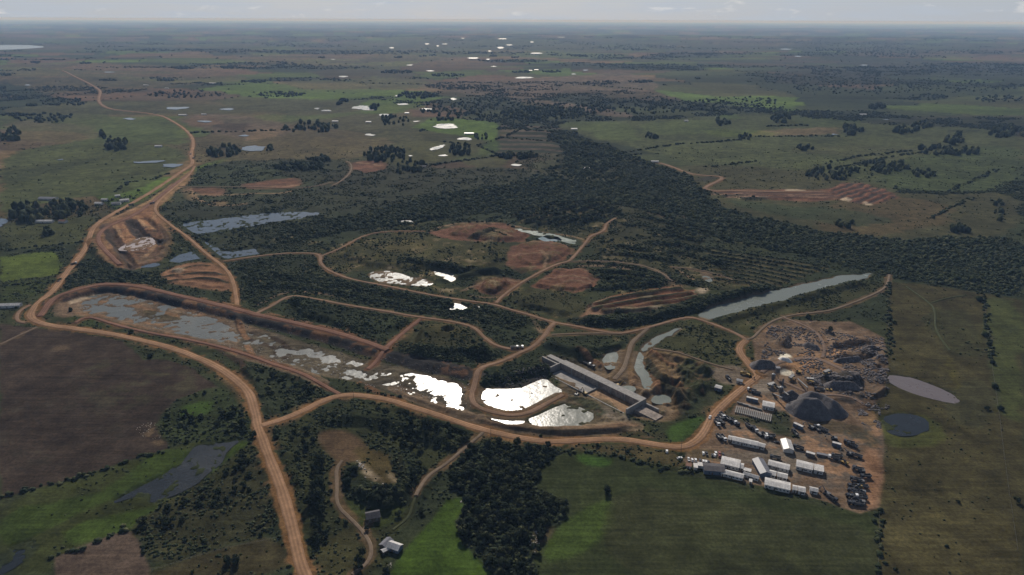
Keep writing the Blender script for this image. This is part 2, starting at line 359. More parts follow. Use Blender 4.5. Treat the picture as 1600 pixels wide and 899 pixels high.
for q in ([(925,479),(950,470),(1000,460),(1060,453)], [(928,485),(975,474),(1030,466),(1078,460)], [(945,488),(1000,479),(1060,470),(1084,466)], [(965,489),(1020,483),(1075,475)]):
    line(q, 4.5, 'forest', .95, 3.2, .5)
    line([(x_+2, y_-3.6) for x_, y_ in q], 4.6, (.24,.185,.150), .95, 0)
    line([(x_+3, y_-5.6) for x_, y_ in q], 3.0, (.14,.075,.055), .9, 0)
paint([(980,490),(995,486),(1008,492),(1003,498)], 'pale', .7, warp=2)
paint([(1012,484),(1030,480),(1038,484),(1025,489)], 'pale', .6, warp=2)
paint([(1085,455),(1092,449),(1108,452),(1098,461)], 'pale', .8, warp=2)
paint([(940,430),(1000,433),(1050,440),(1085,447),(1080,452),(1000,445)], 'mud', .35, noise=(.45,.6))
paint([(800,458),(840,448),(900,462),(925,475),(905,500),(850,492),(800,478)], (.036,.036,.022), .8, veg=.3)
paint([(430,470),(460,466),(560,482),(648,498),(630,522),(600,545),(540,525),(470,505),(415,488)], 'scrub', .9, veg=.6)
paint([(640,515),(670,503),(735,512),(770,545),(745,570),(690,575),(625,560),(615,545)], (.036,.036,.022), .9, veg=.5)
paint([(660,520),(720,512),(745,530),(700,540)], 'straw', .35)
paint([(390,420),(480,415),(560,442),(680,462),(780,478),(870,500),(850,530),(820,540),(780,536),(750,512),(640,490),(520,470),(460,458),(400,482)], 'scrub', .8, veg=.55)
paint([(880,515),(970,525),(1010,518),(985,545),(930,560),(880,550)], 'scrub', .8, veg=.3)
paint([(1045,510),(1090,500),(1160,532),(1152,548),(1172,575),(1120,570),(1060,550),(1030,545)], (.036,.038,.022), .9, veg=.4)
paint([(1110,498),(1200,472),(1300,450),(1375,440),(1385,450),(1340,470),(1260,488),(1190,500),(1170,525)], (.040,.042,.024), .9, veg=.35)
paint([(1000,545),(1060,558),(1115,575),(1110,600),(1135,620),(1090,650),(1045,660),(1040,640),(1015,615),(1030,600),(1020,575),(1005,560)], (.10,.07,.05), .75, bare=.4, warp=8, var=.9, rough=2)
paint([(1085,595),(1130,590),(1130,625),(1095,650),(1060,665),(1050,655),(1085,630)], 'scrub', .9, veg=.5, warp=6)
paint([(1035,548),(1080,560),(1070,575),(1100,580),(1105,595),(1060,605),(1050,590),(1035,570)], 'tan', .5, warp=6, noise=(.4,.6))
paint([(1030,600),(1060,592),(1062,612),(1040,618)], 'forest', .8, warp=4)
WORKS = [(380,380),(560,352),(800,345),(960,330),(1100,400),(1200,450),(1170,520),(1000,545),(860,520),(700,500),(500,460),(380,440)]
paint(WORKS, 'mud', .55, noise=(.60,.68), warp=12)
paint(WORKS, 'pale', .35, noise=(.68,.74), warp=12)
paint(WORKS, (.050,.048,.024), .5, noise=(.50,.62), warp=14)
paint([(680,700),(560,560),(400,470),(600,540),(860,540),(1000,545),(1100,560),(1100,650),(900,690)], 'straw', .25, noise=(.55,.65))
# dam foreshore (shallow reservoir mud)
MUDF = [(84,478),(112,462),(150,452),(185,450),(235,464),(300,482),(360,500),(410,515),(470,535),(540,553),(600,572),(660,580),(738,602),(738,648),(690,640),(640,622),(590,602),(520,592),(450,580),(400,572),(370,556),(320,541),(250,521),(190,505),(120,498)]
paint(MUDF, 'mud', .95, bare=.9, veg=0, warp=5, var=.9)
paint([(385,510),(540,553),(738,602),(738,648),(640,622),(520,592),(400,572),(370,545)], (.062,.057,.047), .85, bare=.9, warp=8, var=1.0)
paint([(560,575),(735,615),(738,648),(690,640),(600,610)], (.045,.042,.038), .6, warp=8, noise=(.42,.55))
paint([(84,478),(112,463),(135,462),(118,480),(112,495),(80,500)], 'quarry', .9, bare=.8)
paint([(105,468),(146,458),(152,462),(110,476)], 'pale', .55, feather=1.5, warp=3)
paint([(95,502),(120,492),(180,506),(185,516),(130,512)], 'green', .8, warp=5, veg=.3)
paint([(220,482),(260,484),(300,495),(260,500),(225,495)], 'green', .4, warp=7)
paint([(880,585),(900,600),(930,615),(950,640),(985,655),(960,668),(900,675),(830,670),(760,660),(740,650),(760,645),(830,650),(880,628),(870,610)], (.085,.07,.055), .9, bare=.8, warp=5)
paint([(840,560),(870,553),(900,560),(940,565),(985,580),(1010,600),(1045,625),(1055,650),(1040,660),(1000,655),(980,645),(880,600)], (.15,.115,.09), .85, bare=.9, warp=4)
paint([(845,535),(880,535),(905,552),(935,565),(925,575),(880,560),(850,550)], 'forest', .7, bare=.1, warp=5)
paint([(760,605),(780,590),(850,575),(862,590),(840,600),(800,612)], 'rock', .9, warp=4)
paint([(800,560),(850,565),(850,580),(800,600),(760,605),(745,590),(780,575)], 'forest', .9, veg=.6)
# tracks, benches and cut edges across the works
for q in ([(672,361),(704,350),(751,347.5),(798,351.5),(833,361),(884,367),(911,374)],[(895,422),(958,425),(1017,437),(1056,448)],[(905,416),(960,418),(1010,426),(1035,438)],[(1050,418),(1070,428),(1085,440)],[(700,353),(730,358),(752,350)],
          [(745,372),(770,362),(800,372)],[(845,395),(855,405),(852,418)],[(830,381),(870,384),(888,384)],[(800,400),(840,398),(870,405)],[(850,440),(890,432),(930,440)],[(870,447),(900,440),(925,446)],[(720,455),(745,443),(780,436),(815,440)],
          [(735,462),(770,466),(800,460)],[(400,478),(430,462),(460,455),(520,462)],[(830,500),(840,510),(846,520)],[(920,500),(935,492),(960,488)]):
    line(q, 2.6, (.17,.125,.10), .7, .5, brk=.36)
for q in ([(560,362),(640,352),(720,342)],[(440,376),(400,385),(380,398)],[(390,425),(450,425),(520,432)],[(410,455),(470,458),(560,472),(650,488)],[(480,405),(475,430)],[(1090,360),(1110,400)],[(920,330),(960,345),(1010,350),(1060,360)],[(1060,350),(1100,372),(1160,380)]):
    line(q, 3.0, (.085,.075,.045), .45, .6, brk=.42)
for k in range(9):
    line([(1103+k*1.5, 391+k*6), (1180, 403+k*5.6), (1292-k*12, 420+k*4.6)], 2.4, (.080,.066,.042), .7, 0, brk=.34); line([(1103+k*1.5, 388+k*6), (1180, 400+k*5.6), (1292-k*12, 417+k*4.6)], 3.4, 'forest', .9, 1.4)
for k in range(5): line([(812+k*30, 350-k*3.0), (850+k*26, 333-k*2.0), (892+k*20, 326-k*.6)], 2.6, (.10,.082,.06), .6, 0, brk=.40)
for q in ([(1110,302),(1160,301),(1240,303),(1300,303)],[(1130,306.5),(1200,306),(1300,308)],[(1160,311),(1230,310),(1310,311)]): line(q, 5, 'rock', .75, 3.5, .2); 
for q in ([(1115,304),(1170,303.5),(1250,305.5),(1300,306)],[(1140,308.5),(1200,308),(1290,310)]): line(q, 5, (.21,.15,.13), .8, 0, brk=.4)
paint([(143,375),(148,352),(200,330),(240,308),(270,290),(262,312),(246,338),(264,368),(272,384),(256,402),(205,422),(172,418)], 'red', .7, noise=(.46,.56), warp=12)
paint([(143,375),(200,330),(246,338),(272,384),(256,402),(205,422),(172,418)], (.06,.045,.038), .7, noise=(.56,.64), warp=14)
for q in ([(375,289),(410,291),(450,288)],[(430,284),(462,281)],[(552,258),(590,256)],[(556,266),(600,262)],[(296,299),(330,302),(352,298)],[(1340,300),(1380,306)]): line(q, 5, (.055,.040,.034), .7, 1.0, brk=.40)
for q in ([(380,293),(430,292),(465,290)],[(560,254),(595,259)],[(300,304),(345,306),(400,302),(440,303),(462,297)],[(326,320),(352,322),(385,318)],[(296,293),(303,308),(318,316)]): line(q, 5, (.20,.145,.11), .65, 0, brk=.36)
# benches and gashes of the western cut
for q in ([(160,352),(170,375),(192,405),(205,420)],[(195,345),(203,358),(216,372)],[(248,352),(258,365),(262,378)],[(214,395),(235,396),(255,390)],[(176,398),(186,412)],[(150,352),(180,338),(215,320),(250,300),(285,272)],[(225,340),(240,350),(244,362)]): line(q, 4, (.045,.035,.03), .8, -1.5, brk=.36)
for q in ([(165,345),(200,332),(238,312),(270,288)],[(210,335),(222,350),(240,358)],[(226,372),(245,378),(238,392),(222,404)],[(180,352),(190,372)],[(246,330),(238,345)]): line(q, 4, (.27,.19,.135), .6, .6, brk=.40)
roughen([(150,360),(240,310),(272,380),(240,412),(200,420)], 4.5, 13)
roughen([(790,380),(900,385),(885,412),(810,420)], 2.5, 11); roughen([(828,448),(872,420),(940,432),(900,460)], 2.5, 11); roughen([(675,360),(740,347),(835,364),(780,382)], 4, 10); roughen([(725,450),(780,430),(822,438),(785,463)], 4, 9)
# rough ground about the spillway
for q in ([(1005,566),(1020,590),(1030,615),(1040,630)],[(1060,575),(1085,590),(1098,615)],[(1048,598),(1070,606),(1085,625)],[(1020,556),(1050,570),(1088,580)],[(905,552),(930,566),(955,572)]): line(q, 3.5, (.17,.10,.07), .7, 2.0, brk=.38)
for q in ([(1012,562),(1028,590),(1040,612)],[(1040,610),(1060,625),(1064,645)],[(1070,585),(1060,600)],[(985,612),(1010,628),(1030,645)],[(900,548),(925,556),(950,556)],[(870,615),(885,625),(905,622)]): line(q, 4, (.03,.03,.024), .85, 1.5, .6, brk=.36)
roughen([(1005,548),(1110,575),(1105,600),(1060,650),(1010,612)], 6, 12); roughen([(880,600),(950,640),(985,655),(940,668),(905,640)], 2.5, 7); roughen([(900,552),(985,575),(1010,600),(960,590)], 2.5, 8)
paint([(925,628),(985,650),(975,662),(935,652)], 'gravel', .6, noise=(.42,.55)); paint([(890,612),(950,640),(930,655),(905,635)], 'scrub', .8, noise=(.42,.52), veg=.5)
paint([(1055,560),(1110,575),(1120,600),(1095,640),(1065,655),(1070,610)], 'scrub', .9, noise=(.44,.52), veg=.6)
for q in ([(150,470),(230,480),(300,498),(360,512)],[(120,490),(200,498),(280,512),(350,530)],[(190,505),(260,520),(330,540),(400,565)],[(240,472),(300,486),(345,500)]): line(q, 4, (.17,.11,.078), .7, .5, brk=.38)
for q in ([(372,500),(376,520),(392,532),(420,540),(438,548),(430,562),(405,566)],[(395,520),(430,528),(455,545),(445,560)],[(375,556),(382,580),(390,600)],[(330,540),(350,552),(385,575),(392,592)]): line(q, 4.5, (.035,.026,.022), .85, .8, brk=.30)
for q in ([(372,486),(374,505),(380,522),(388,530)],[(385,540),(400,556),(398,580)]): line(q, 4, (.19,.12,.085), .8, 1.8)
for q in ([(560,600),(640,634),(740,668),(800,676)],[(760,662),(850,674),(930,674),(985,664)],[(850,680),(940,680),(1000,676)]): line(q, 5, (.13,.075,.052), .7, .6, brk=.38)
paint([(900,560),(960,580),(1010,605),(1045,640),(1030,655),(990,640)], (.05,.045,.04), .7, noise=(.46,.56), warp=8)
# grazing paths and old wheel marks
for q in ([(1460,512),(1500,560),(1530,640),(1525,740),(1480,840)],[(1420,690),(1400,740),(1392,820)],[(1400,830),(1480,845),(1560,880)],[(1380,812),(1450,835),(1540,860)],[(1300,454),(1312,462),(1318,476)],[(1480,660),(1540,700),(1600,720)],[(1462,486),(1530,500),(1600,505)]): line(q, 1.8, (.066,.066,.030), .45, brk=.40)
for q in ([(20,620),(120,600),(240,610),(330,600)],[(0,680),(100,660),(220,650)],[(60,560),(180,570),(260,575)],[(0,720),(90,700),(200,690)]): line(q, 2.2, (.064,.052,.044), .35, brk=.44)
for q in ([(640,806),(628,822),(612,838)],[(553,814),(566,808),(575,806)],[(238,888),(300,872),(380,852),(446,838)],[(645,789),(630,770),(640,745)],[(880,720),(980,760),(1100,790),(1250,850),(1330,900)],[(860,860),(960,830),(1080,850)],[(925,712),(1000,740),(1180,775)]): line(q, 1.5, (.055,.055,.028), .4, brk=.42)
# lower left
paint([(0,505),(50,512),(110,519),(190,532),(225,562),(262,562),(300,577),(340,607),(328,622),(262,640),(240,665),(262,690),(262,702),(200,720),(120,745),(0,780)], 'brown', 1, feather=1.5, warp=4, veg=0, var=.6, rough=.3)
paint([(130,560),(260,570),(320,600),(240,640),(120,640)], (.036,.036,.024), .5, noise=(.45,.6), warp=20)
paint([(0,600),(150,590),(200,700),(80,740),(0,740)], (.034,.030,.026), .6, noise=(.45,.6), warp=20)
paint([(215,672),(238,656),(262,684),(252,700),(238,690)], 'tan', .45, noise=(.45,.6), warp=6)
paint([(80,545),(100,542),(115,545),(95,550)], 'tan', .3, noise=(.45,.55))
paint([(0,780),(120,746),(262,702),(300,690),(380,690),(340,760),(250,830),(180,850),(90,880),(80,899),(0,899)], (.034,.040,.018), 1, veg=.12)
paint([(240,705),(290,700),(300,715),(262,738),(215,765),(130,800),(60,840),(0,860),(0,800),(110,780),(180,760)], (.034,.052,.016), .75, veg=.02, warp=6)
paint([(100,830),(200,800),(250,785),(240,800),(180,838),(100,862)], (.040,.062,.018), .8, veg=.02)
paint([(345,706),(375,690),(400,700),(370,740),(320,762),(305,755),(325,738)], (.040,.062,.018), .85, veg=.05)
paint([(85,874),(105,864),(175,836),(205,831),(217,849),(235,889),(233,905),(87,905)], (.080,.062,.056), .95, feather=1.5, warp=3, veg=0)
paint([(200,832),(260,780),(300,760),(380,700),(405,690),(430,760),(445,830),(330,858),(238,885),(218,848)], (.036,.036,.022), .85, veg=.55)
paint([(238,890),(330,860),(448,838),(465,899),(235,905)], (.048,.042,.026), .9, veg=.08)
paint([(250,640),(310,612),(345,605),(388,640),(402,690),(300,690),(262,690),(242,664)], (.026,.034,.018), .9, veg=.5)
paint([(285,632),(330,625),(340,640),(300,652),(280,648)], (.045,.075,.022), .8, veg=.05)
# lower middle
paint([(400,560),(450,585),(510,612),(500,625),(440,655),(412,658),(395,620),(380,580)], 'scrub', .95, veg=.6)
paint([(430,670),(530,625),(620,635),(700,668),(750,685),(720,706),(660,760),(640,800),(620,830),(600,899),(485,899),(455,790)], (.030,.034,.019), .95, veg=.45)
paint([(500,850),(560,812),(600,830),(600,899),(485,899)], (.045,.043,.025), .7, veg=.2)
paint([(493,676),(530,670),(562,682),(577,700),(570,718),(548,724),(528,722),(505,702)], (.088,.062,.046), .85, bare=.7, warp=3, veg=0)
paint([(555,700),(590,700),(630,720),(640,745),(610,765),(580,755),(560,725)], (.062,.050,.028), .9, veg=.12)
paint([(555,718),(580,735),(600,755),(592,760),(570,745)], 'pale', .55, noise=(.42,.6), warp=3)
paint([(605,738),(625,750),(620,760),(608,750)], 'pale', .4, noise=(.45,.6))
paint([(535,790),(560,775),(640,790),(620,820),(560,830)], (.034,.044,.018), .8, veg=.12)
paint([(697,781),(720,779),(726,794),(712,816),(722,844),(750,874),(774,905),(608,905),(625,869),(650,839),(675,814)], (.036,.058,.016), 1, feather=2, warp=3, veg=.0, rough=.4)
paint([(722,782),(735,800),(722,825),(740,860),(780,899),(775,860),(765,820),(745,790)], (.022,.034,.014), .9, veg=.2)
WOOD = [(700,735),(735,702),(760,690),(870,697),(888,706),(842,738),(836,765),(888,788),(882,810),(852,832),(835,870),(842,905),(778,905),(752,870),(724,842),(718,815),(730,792),(712,772)]
paint(WOOD, 'forest', 1, veg=1.0)
paint([(880,700),(1000,690),(1070,712),(1080,735),(1000,722),(960,712)], (.055,.046,.028), .8, veg=.35)
paint([(838,736),(870,713),(900,703),(960,714),(1050,737),(1100,748),(1200,772),(1270,788),(1372,803),(1372,905),(838,905),(836,870),(852,835),(885,812),(890,785),(838,763)], (.025,.031,.016), 1, feather=2, warp=3, veg=0, var=.5, rough=.5)
paint([(900,705),(950,715),(955,725),(930,730),(910,722)], (.035,.070,.018), .7)
paint([(860,830),(920,790),(960,780),(960,830),(900,870),(850,880)], (.040,.062,.018), .6, warp=8)
paint([(960,760),(1200,790),(1372,830),(1372,905),(1000,905),(940,850)], (.032,.034,.020), .6, warp=10)
paint([(826,833),(850,822),(868,824),(860,840),(842,852),(836,866),(826,850)], (.062,.052,.036), .8, veg=.05)
paint([(780,668),(900,676),(1000,672),(1060,678),(1050,692),(980,682),(900,686),(800,680)], (.034,.034,.021), .9, veg=.3)
paint([(1040,672),(1068,655),(1100,650),(1090,672),(1065,692),(1045,690)], (.032,.055,.018), .9, veg=.1, warp=4)
# right hand rough grazing
paint([(1378,440),(1440,444),(1535,458),(1600,470),(1600,905),(1372,905),(1374,800),(1380,700),(1362,640),(1386,585),(1386,530),(1390,470)], (.041,.038,.022), 1, feather=2, warp=2, veg=.035, var=.7, rough=1.3)
paint([(1540,462),(1600,472),(1600,660),(1562,650),(1552,590),(1542,520)], (.044,.052,.025), .9, veg=.02)
paint([(1480,590),(1560,600),(1560,680),(1480,660)], (.038,.040,.026), .6)
paint([(1440,480),(1530,490),(1545,560),(1470,560)], (.034,.036,.021), .7, veg=.12)
paint([(1372,800),(1520,790),(1600,820),(1600,905),(1372,905)], (.052,.047,.026), .5)
paint([(1388,640),(1470,655),(1480,690),(1400,700),(1375,690)], (.050,.060,.022), .6)
paint([(1484,560),(1494,575),(1492,600),(1486,610)], (.07,.065,.022), .5)
# camp and quarry
CAMP = [(1172,532),(1200,505),(1240,500),(1330,503),(1382,528),(1388,580),(1378,620),(1364,640),(1378,670),(1382,720),(1376,795),(1345,802),(1300,787),(1250,772),(1140,748),(1070,722),(1078,702),(1110,672),(1140,645),(1182,592)]
paint(CAMP, 'quarry', .97, feather=1.5, bare=.9, warp=4, veg=0, var=1.1)
paint(CAMP, (.070,.064,.062), .75, noise=(.47,.56), warp=8)
paint(CAMP, (.20,.125,.085), .55, noise=(.58,.66), warp=8)
paint([(1120,705),(1250,700),(1270,725),(1240,745),(1140,715)], (.085,.078,.074), .7, warp=5)
paint([(1200,508),(1382,528),(1388,580),(1378,640),(1300,590),(1240,560),(1190,560)], (.10,.08,.07), .8, noise=(.42,.55), warp=6)
paint([(1230,520),(1370,530),(1380,550),(1300,560),(1240,548)], (.15,.11,.09), .5, warp=6)
paint([(1215,558),(1300,540),(1330,560),(1300,580),(1250,585),(1220,578)], (.26,.16,.10), .6, warp=6, noise=(.35,.6))
paint([(1212,556),(1222,550),(1232,554),(1241,564),(1228,568)], 'white', .9, feather=1.2, warp=3, smooth=2)
paint([(1216,580),(1226,577),(1240,582),(1232,588),(1218,585)], 'white', .7, feather=1.2, warp=3, smooth=2)
paint([(1262,588),(1330,582),(1350,600),(1345,615),(1290,612),(1262,600)], 'rock', .9, warp=4)
paint([(1300,614),(1340,617),(1352,628),(1346,636),(1310,628)], 'rock', .9, warp=3)
paint([(1175,590),(1200,592),(1210,612),(1190,615),(1172,606)], 'gravel', .8, warp=3)
paint([(1205,642),(1235,645),(1240,672),(1215,682),(1200,668)], 'scrub', .9, veg=.6, warp=4, bare=.1)
paint([(1130,645),(1200,655),(1250,680),(1250,690),(1190,668),(1130,652)], 'scrub', .8, veg=.4, warp=3, bare=.1)
paint([(1335,645),(1370,640),(1378,672),(1345,660)], (.13,.09,.06), .8, warp=3)
paint([(1255,660),(1300,655),(1350,668),(1375,690),(1370,705),(1330,680),(1280,672)], 'scrub', .5, warp=5)
paint([(1350,700),(1378,705),(1378,790),(1350,798),(1345,760)], (.20,.12,.085), .6, warp=4)
paint([(1120,572),(1150,570),(1180,590),(1160,603),(1128,600),(1110,585)], (.12,.10,.09), .85, bare=.8, warp=4)
paint([(1072,703),(1120,702),(1135,712),(1128,722),(1080,716)], (.075,.065,.04), .6, warp=4)
paint([(1110,640),(1135,628),(1140,645),(1118,660)], 'mud', .5)
# ------------------------------------------------------------------ relief
Z += (n_mid-.5)*3.2*np.clip(1-CELL/12, 0, 1)*np.clip(VEG*2+BARE*.5, .15, 1)
Z += (n_fine-.5)*1.5*np.clip(1-CELL/5, 0, 1)*np.clip(ROUGH*.5, 0, 2)*np.clip(VEG*2+BARE*.6, .2, 1)
def R(l): return l
CREST = [(82,470),(112,461),(150,451),(175,449),(212,452),(250,460),(300,472),(350,484),(400,497),(450,508),(500,520),(550,533),(590,547),(640,561),(690,572),(738,581)]
ridge(CREST, 4.5, 6, 10, 'rock', .95, side=-1, ends=False)
ridge([(395,430),(470,434),(560,452),(650,468),(740,488),(800,505)], 2.0, 5, 10, 'forest', .8, veg=1)
ridge([(400,447),(470,448),(560,464),(640,482),(700,491)], 2.0, 2, 7, 'forest', .8, veg=1)
ridge([(530,443),(620,463),(690,474),(770,487),(840,505)], 2.0, 4, 8, 'forest', .6, veg=.9)
raise_poly([(430,474),(470,468),(560,484),(650,502),(625,528),(600,543),(540,520),(470,502)], 5.0, 8, noise=1.5)
raise_poly([(635,530),(665,507),(735,514),(775,548),(750,568),(690,574),(640,562)], 10.0, 15, noise=1)
ridge([(640,555),(690,566),(745,565),(770,552)], 3, 2, 8, 'forest', .7, veg=1)
raise_poly([(510,395),(590,370),(690,370),(780,385),(775,425),(690,428),(620,420),(560,420)], 4.5, 12)
ridge([(630,410),(680,418),(740,427),(790,424)], 3.5, 2, 7, 'forest', .7, veg=1)
raise_poly([(795,386),(832,377),(875,380),(895,390),(882,407),(850,417),(800,414)], 3.0, 5, noise=1.5)
raise_poly([(832,447),(850,436),(872,422),(912,420),(936,435),(930,446),(900,456),(862,450)], 3.2, 5, noise=1.5)
raise_poly([(735,448),(755,438),(800,440),(815,446),(790,458),(755,458)], 5, 7, noise=2)
raise_poly([(690,362),(730,353),(790,354),(828,366),(812,376),(760,374)], 3.0, 5, noise=3)
ridge([(738,372),(760,366),(775,360)], 3.5, 1.5, 6, 'forest', .8)
ridge([(690,440),(735,430),(780,424)], 4, 2, 7, 'forest', .7)
raise_poly([(800,464),(850,455),(900,468),(905,498),(850,490),(805,480)], 5.0, 12)
ridge([(905,503),(980,505),(1060,486),(1120,470),(1200,452)], 6, 4, 9, 'forest', .8, veg=1)
ridge([(1110,506),(1200,480),(1290,456),(1350,440)], 3.5, 3, 7)
for q in ([(925,410),(990,418),(1040,434),(1090,446)], [(930,425),(990,428),(1050,442)], [(930,432),(980,436),(1030,447)], [(925,452),(980,448),(1040,444)], [(940,398),(1000,400),(1060,412)], [(1010,378),(1060,384),(1100,392)], [(1040,392),(1090,402),(1130,415)], [(960,385),(1010,392)], [(935,345),(975,352),(1010,352)], [(1000,338),(1050,350),(1090,356)]):
    ridge(q, 3.2, 1.5, 6, 'forest', .7, veg=1)
ridge([(165,352),(185,385),(205,418)], -3.5, 3, 6, 'rock', .6)
ridge([(205,345),(222,370),(250,380)], -5, 3, 6, 'rock', .8)
ridge([(246,340),(262,368),(268,386),(248,402)], 4, 3, 7)
ridge([(150,362),(162,390),(190,415)], 4, 3, 6)
raise_poly([(1030,600),(1060,590),(1066,612),(1045,622)], -6, 7)
raise_poly([(850,550),(930,556),(1010,595),(1040,640),(985,652),(930,625),(872,590)], -2.8, 7)
ridge([(1020,550),(1030,575),(1045,600)], 5, 2, 6)
ridge([(1030,550),(1080,566),(1110,585)], 5, 2, 7)
ridge([(1045,625),(1080,615),(1110,600)], 4, 2, 7)
ridge([(1000,612),(1050,604),(1075,640)], 3, 2, 6)
ridge([(985,572),(992,590),(998,604)], 1.6, 1, 4, 'dirt', .5)
ridge([(915,545),(945,548),(985,536)], 4, 2, 7)
ridge([(840,535),(880,545),(930,560)], 5, 2, 8)
ridge([(750,590),(790,590),(840,578),(862,580)], 5, 4, 8, 'forest', .7, veg=1)
ridge([(380,556),(440,574),(500,600)], 2.5, 2, 5, 'mud', .7)
ridge([(740,652),(800,668),(900,676),(985,665)], 2.5, 3, 6, 'mud', .6)
for q in ([(620,606),(650,622),(700,642),(740,655)],):
    ridge(q, 2, 3, 5, 'mud', .8)
ridge([(390,575),(400,610),(420,650)], 3, 2, 8)
ridge([(520,650),(620,660),(700,690)], 5, 4, 10, 'forest', .5, veg=1)
ridge([(430,690),(470,760),(480,840)], 3, 4, 9)
raise_poly([(1230,505),(1260,500),(1300,506),(1295,518),(1250,520)], 4, 8, noise=3)
raise_poly([(1178,572),(1188,558),(1205,556),(1218,570),(1206,578),(1188,579)], 6, 9, noise=2)
raise_poly([(1200,527),(1230,522),(1250,535),(1220,545)], 5, 8, noise=4)
raise_poly([(1262,588),(1330,584),(1352,602),(1342,614),(1290,610)], 5.5, 7, noise=4)
raise_poly([(1300,618),(1345,620),(1350,632),(1310,628)], 5, 6)
raise_poly([(1280,553),(1330,550),(1380,540),(1375,556),(1320,566),(1290,566)], 4.5, 6, noise=3)
raise_poly([(1350,560),(1384,550),(1384,610),(1360,640),(1352,610)], 4.5, 6, noise=4)
raise_poly([(1270,525),(1340,520),(1370,532),(1300,545)], 3.5, 6, noise=4)
ridge([(560,765),(600,782),(640,774),(650,745),(630,715)], 5, 3, 8, 'forest', .7, veg=1)
ridge([(620,640),(690,662),(735,680)], -3, 2, 6)
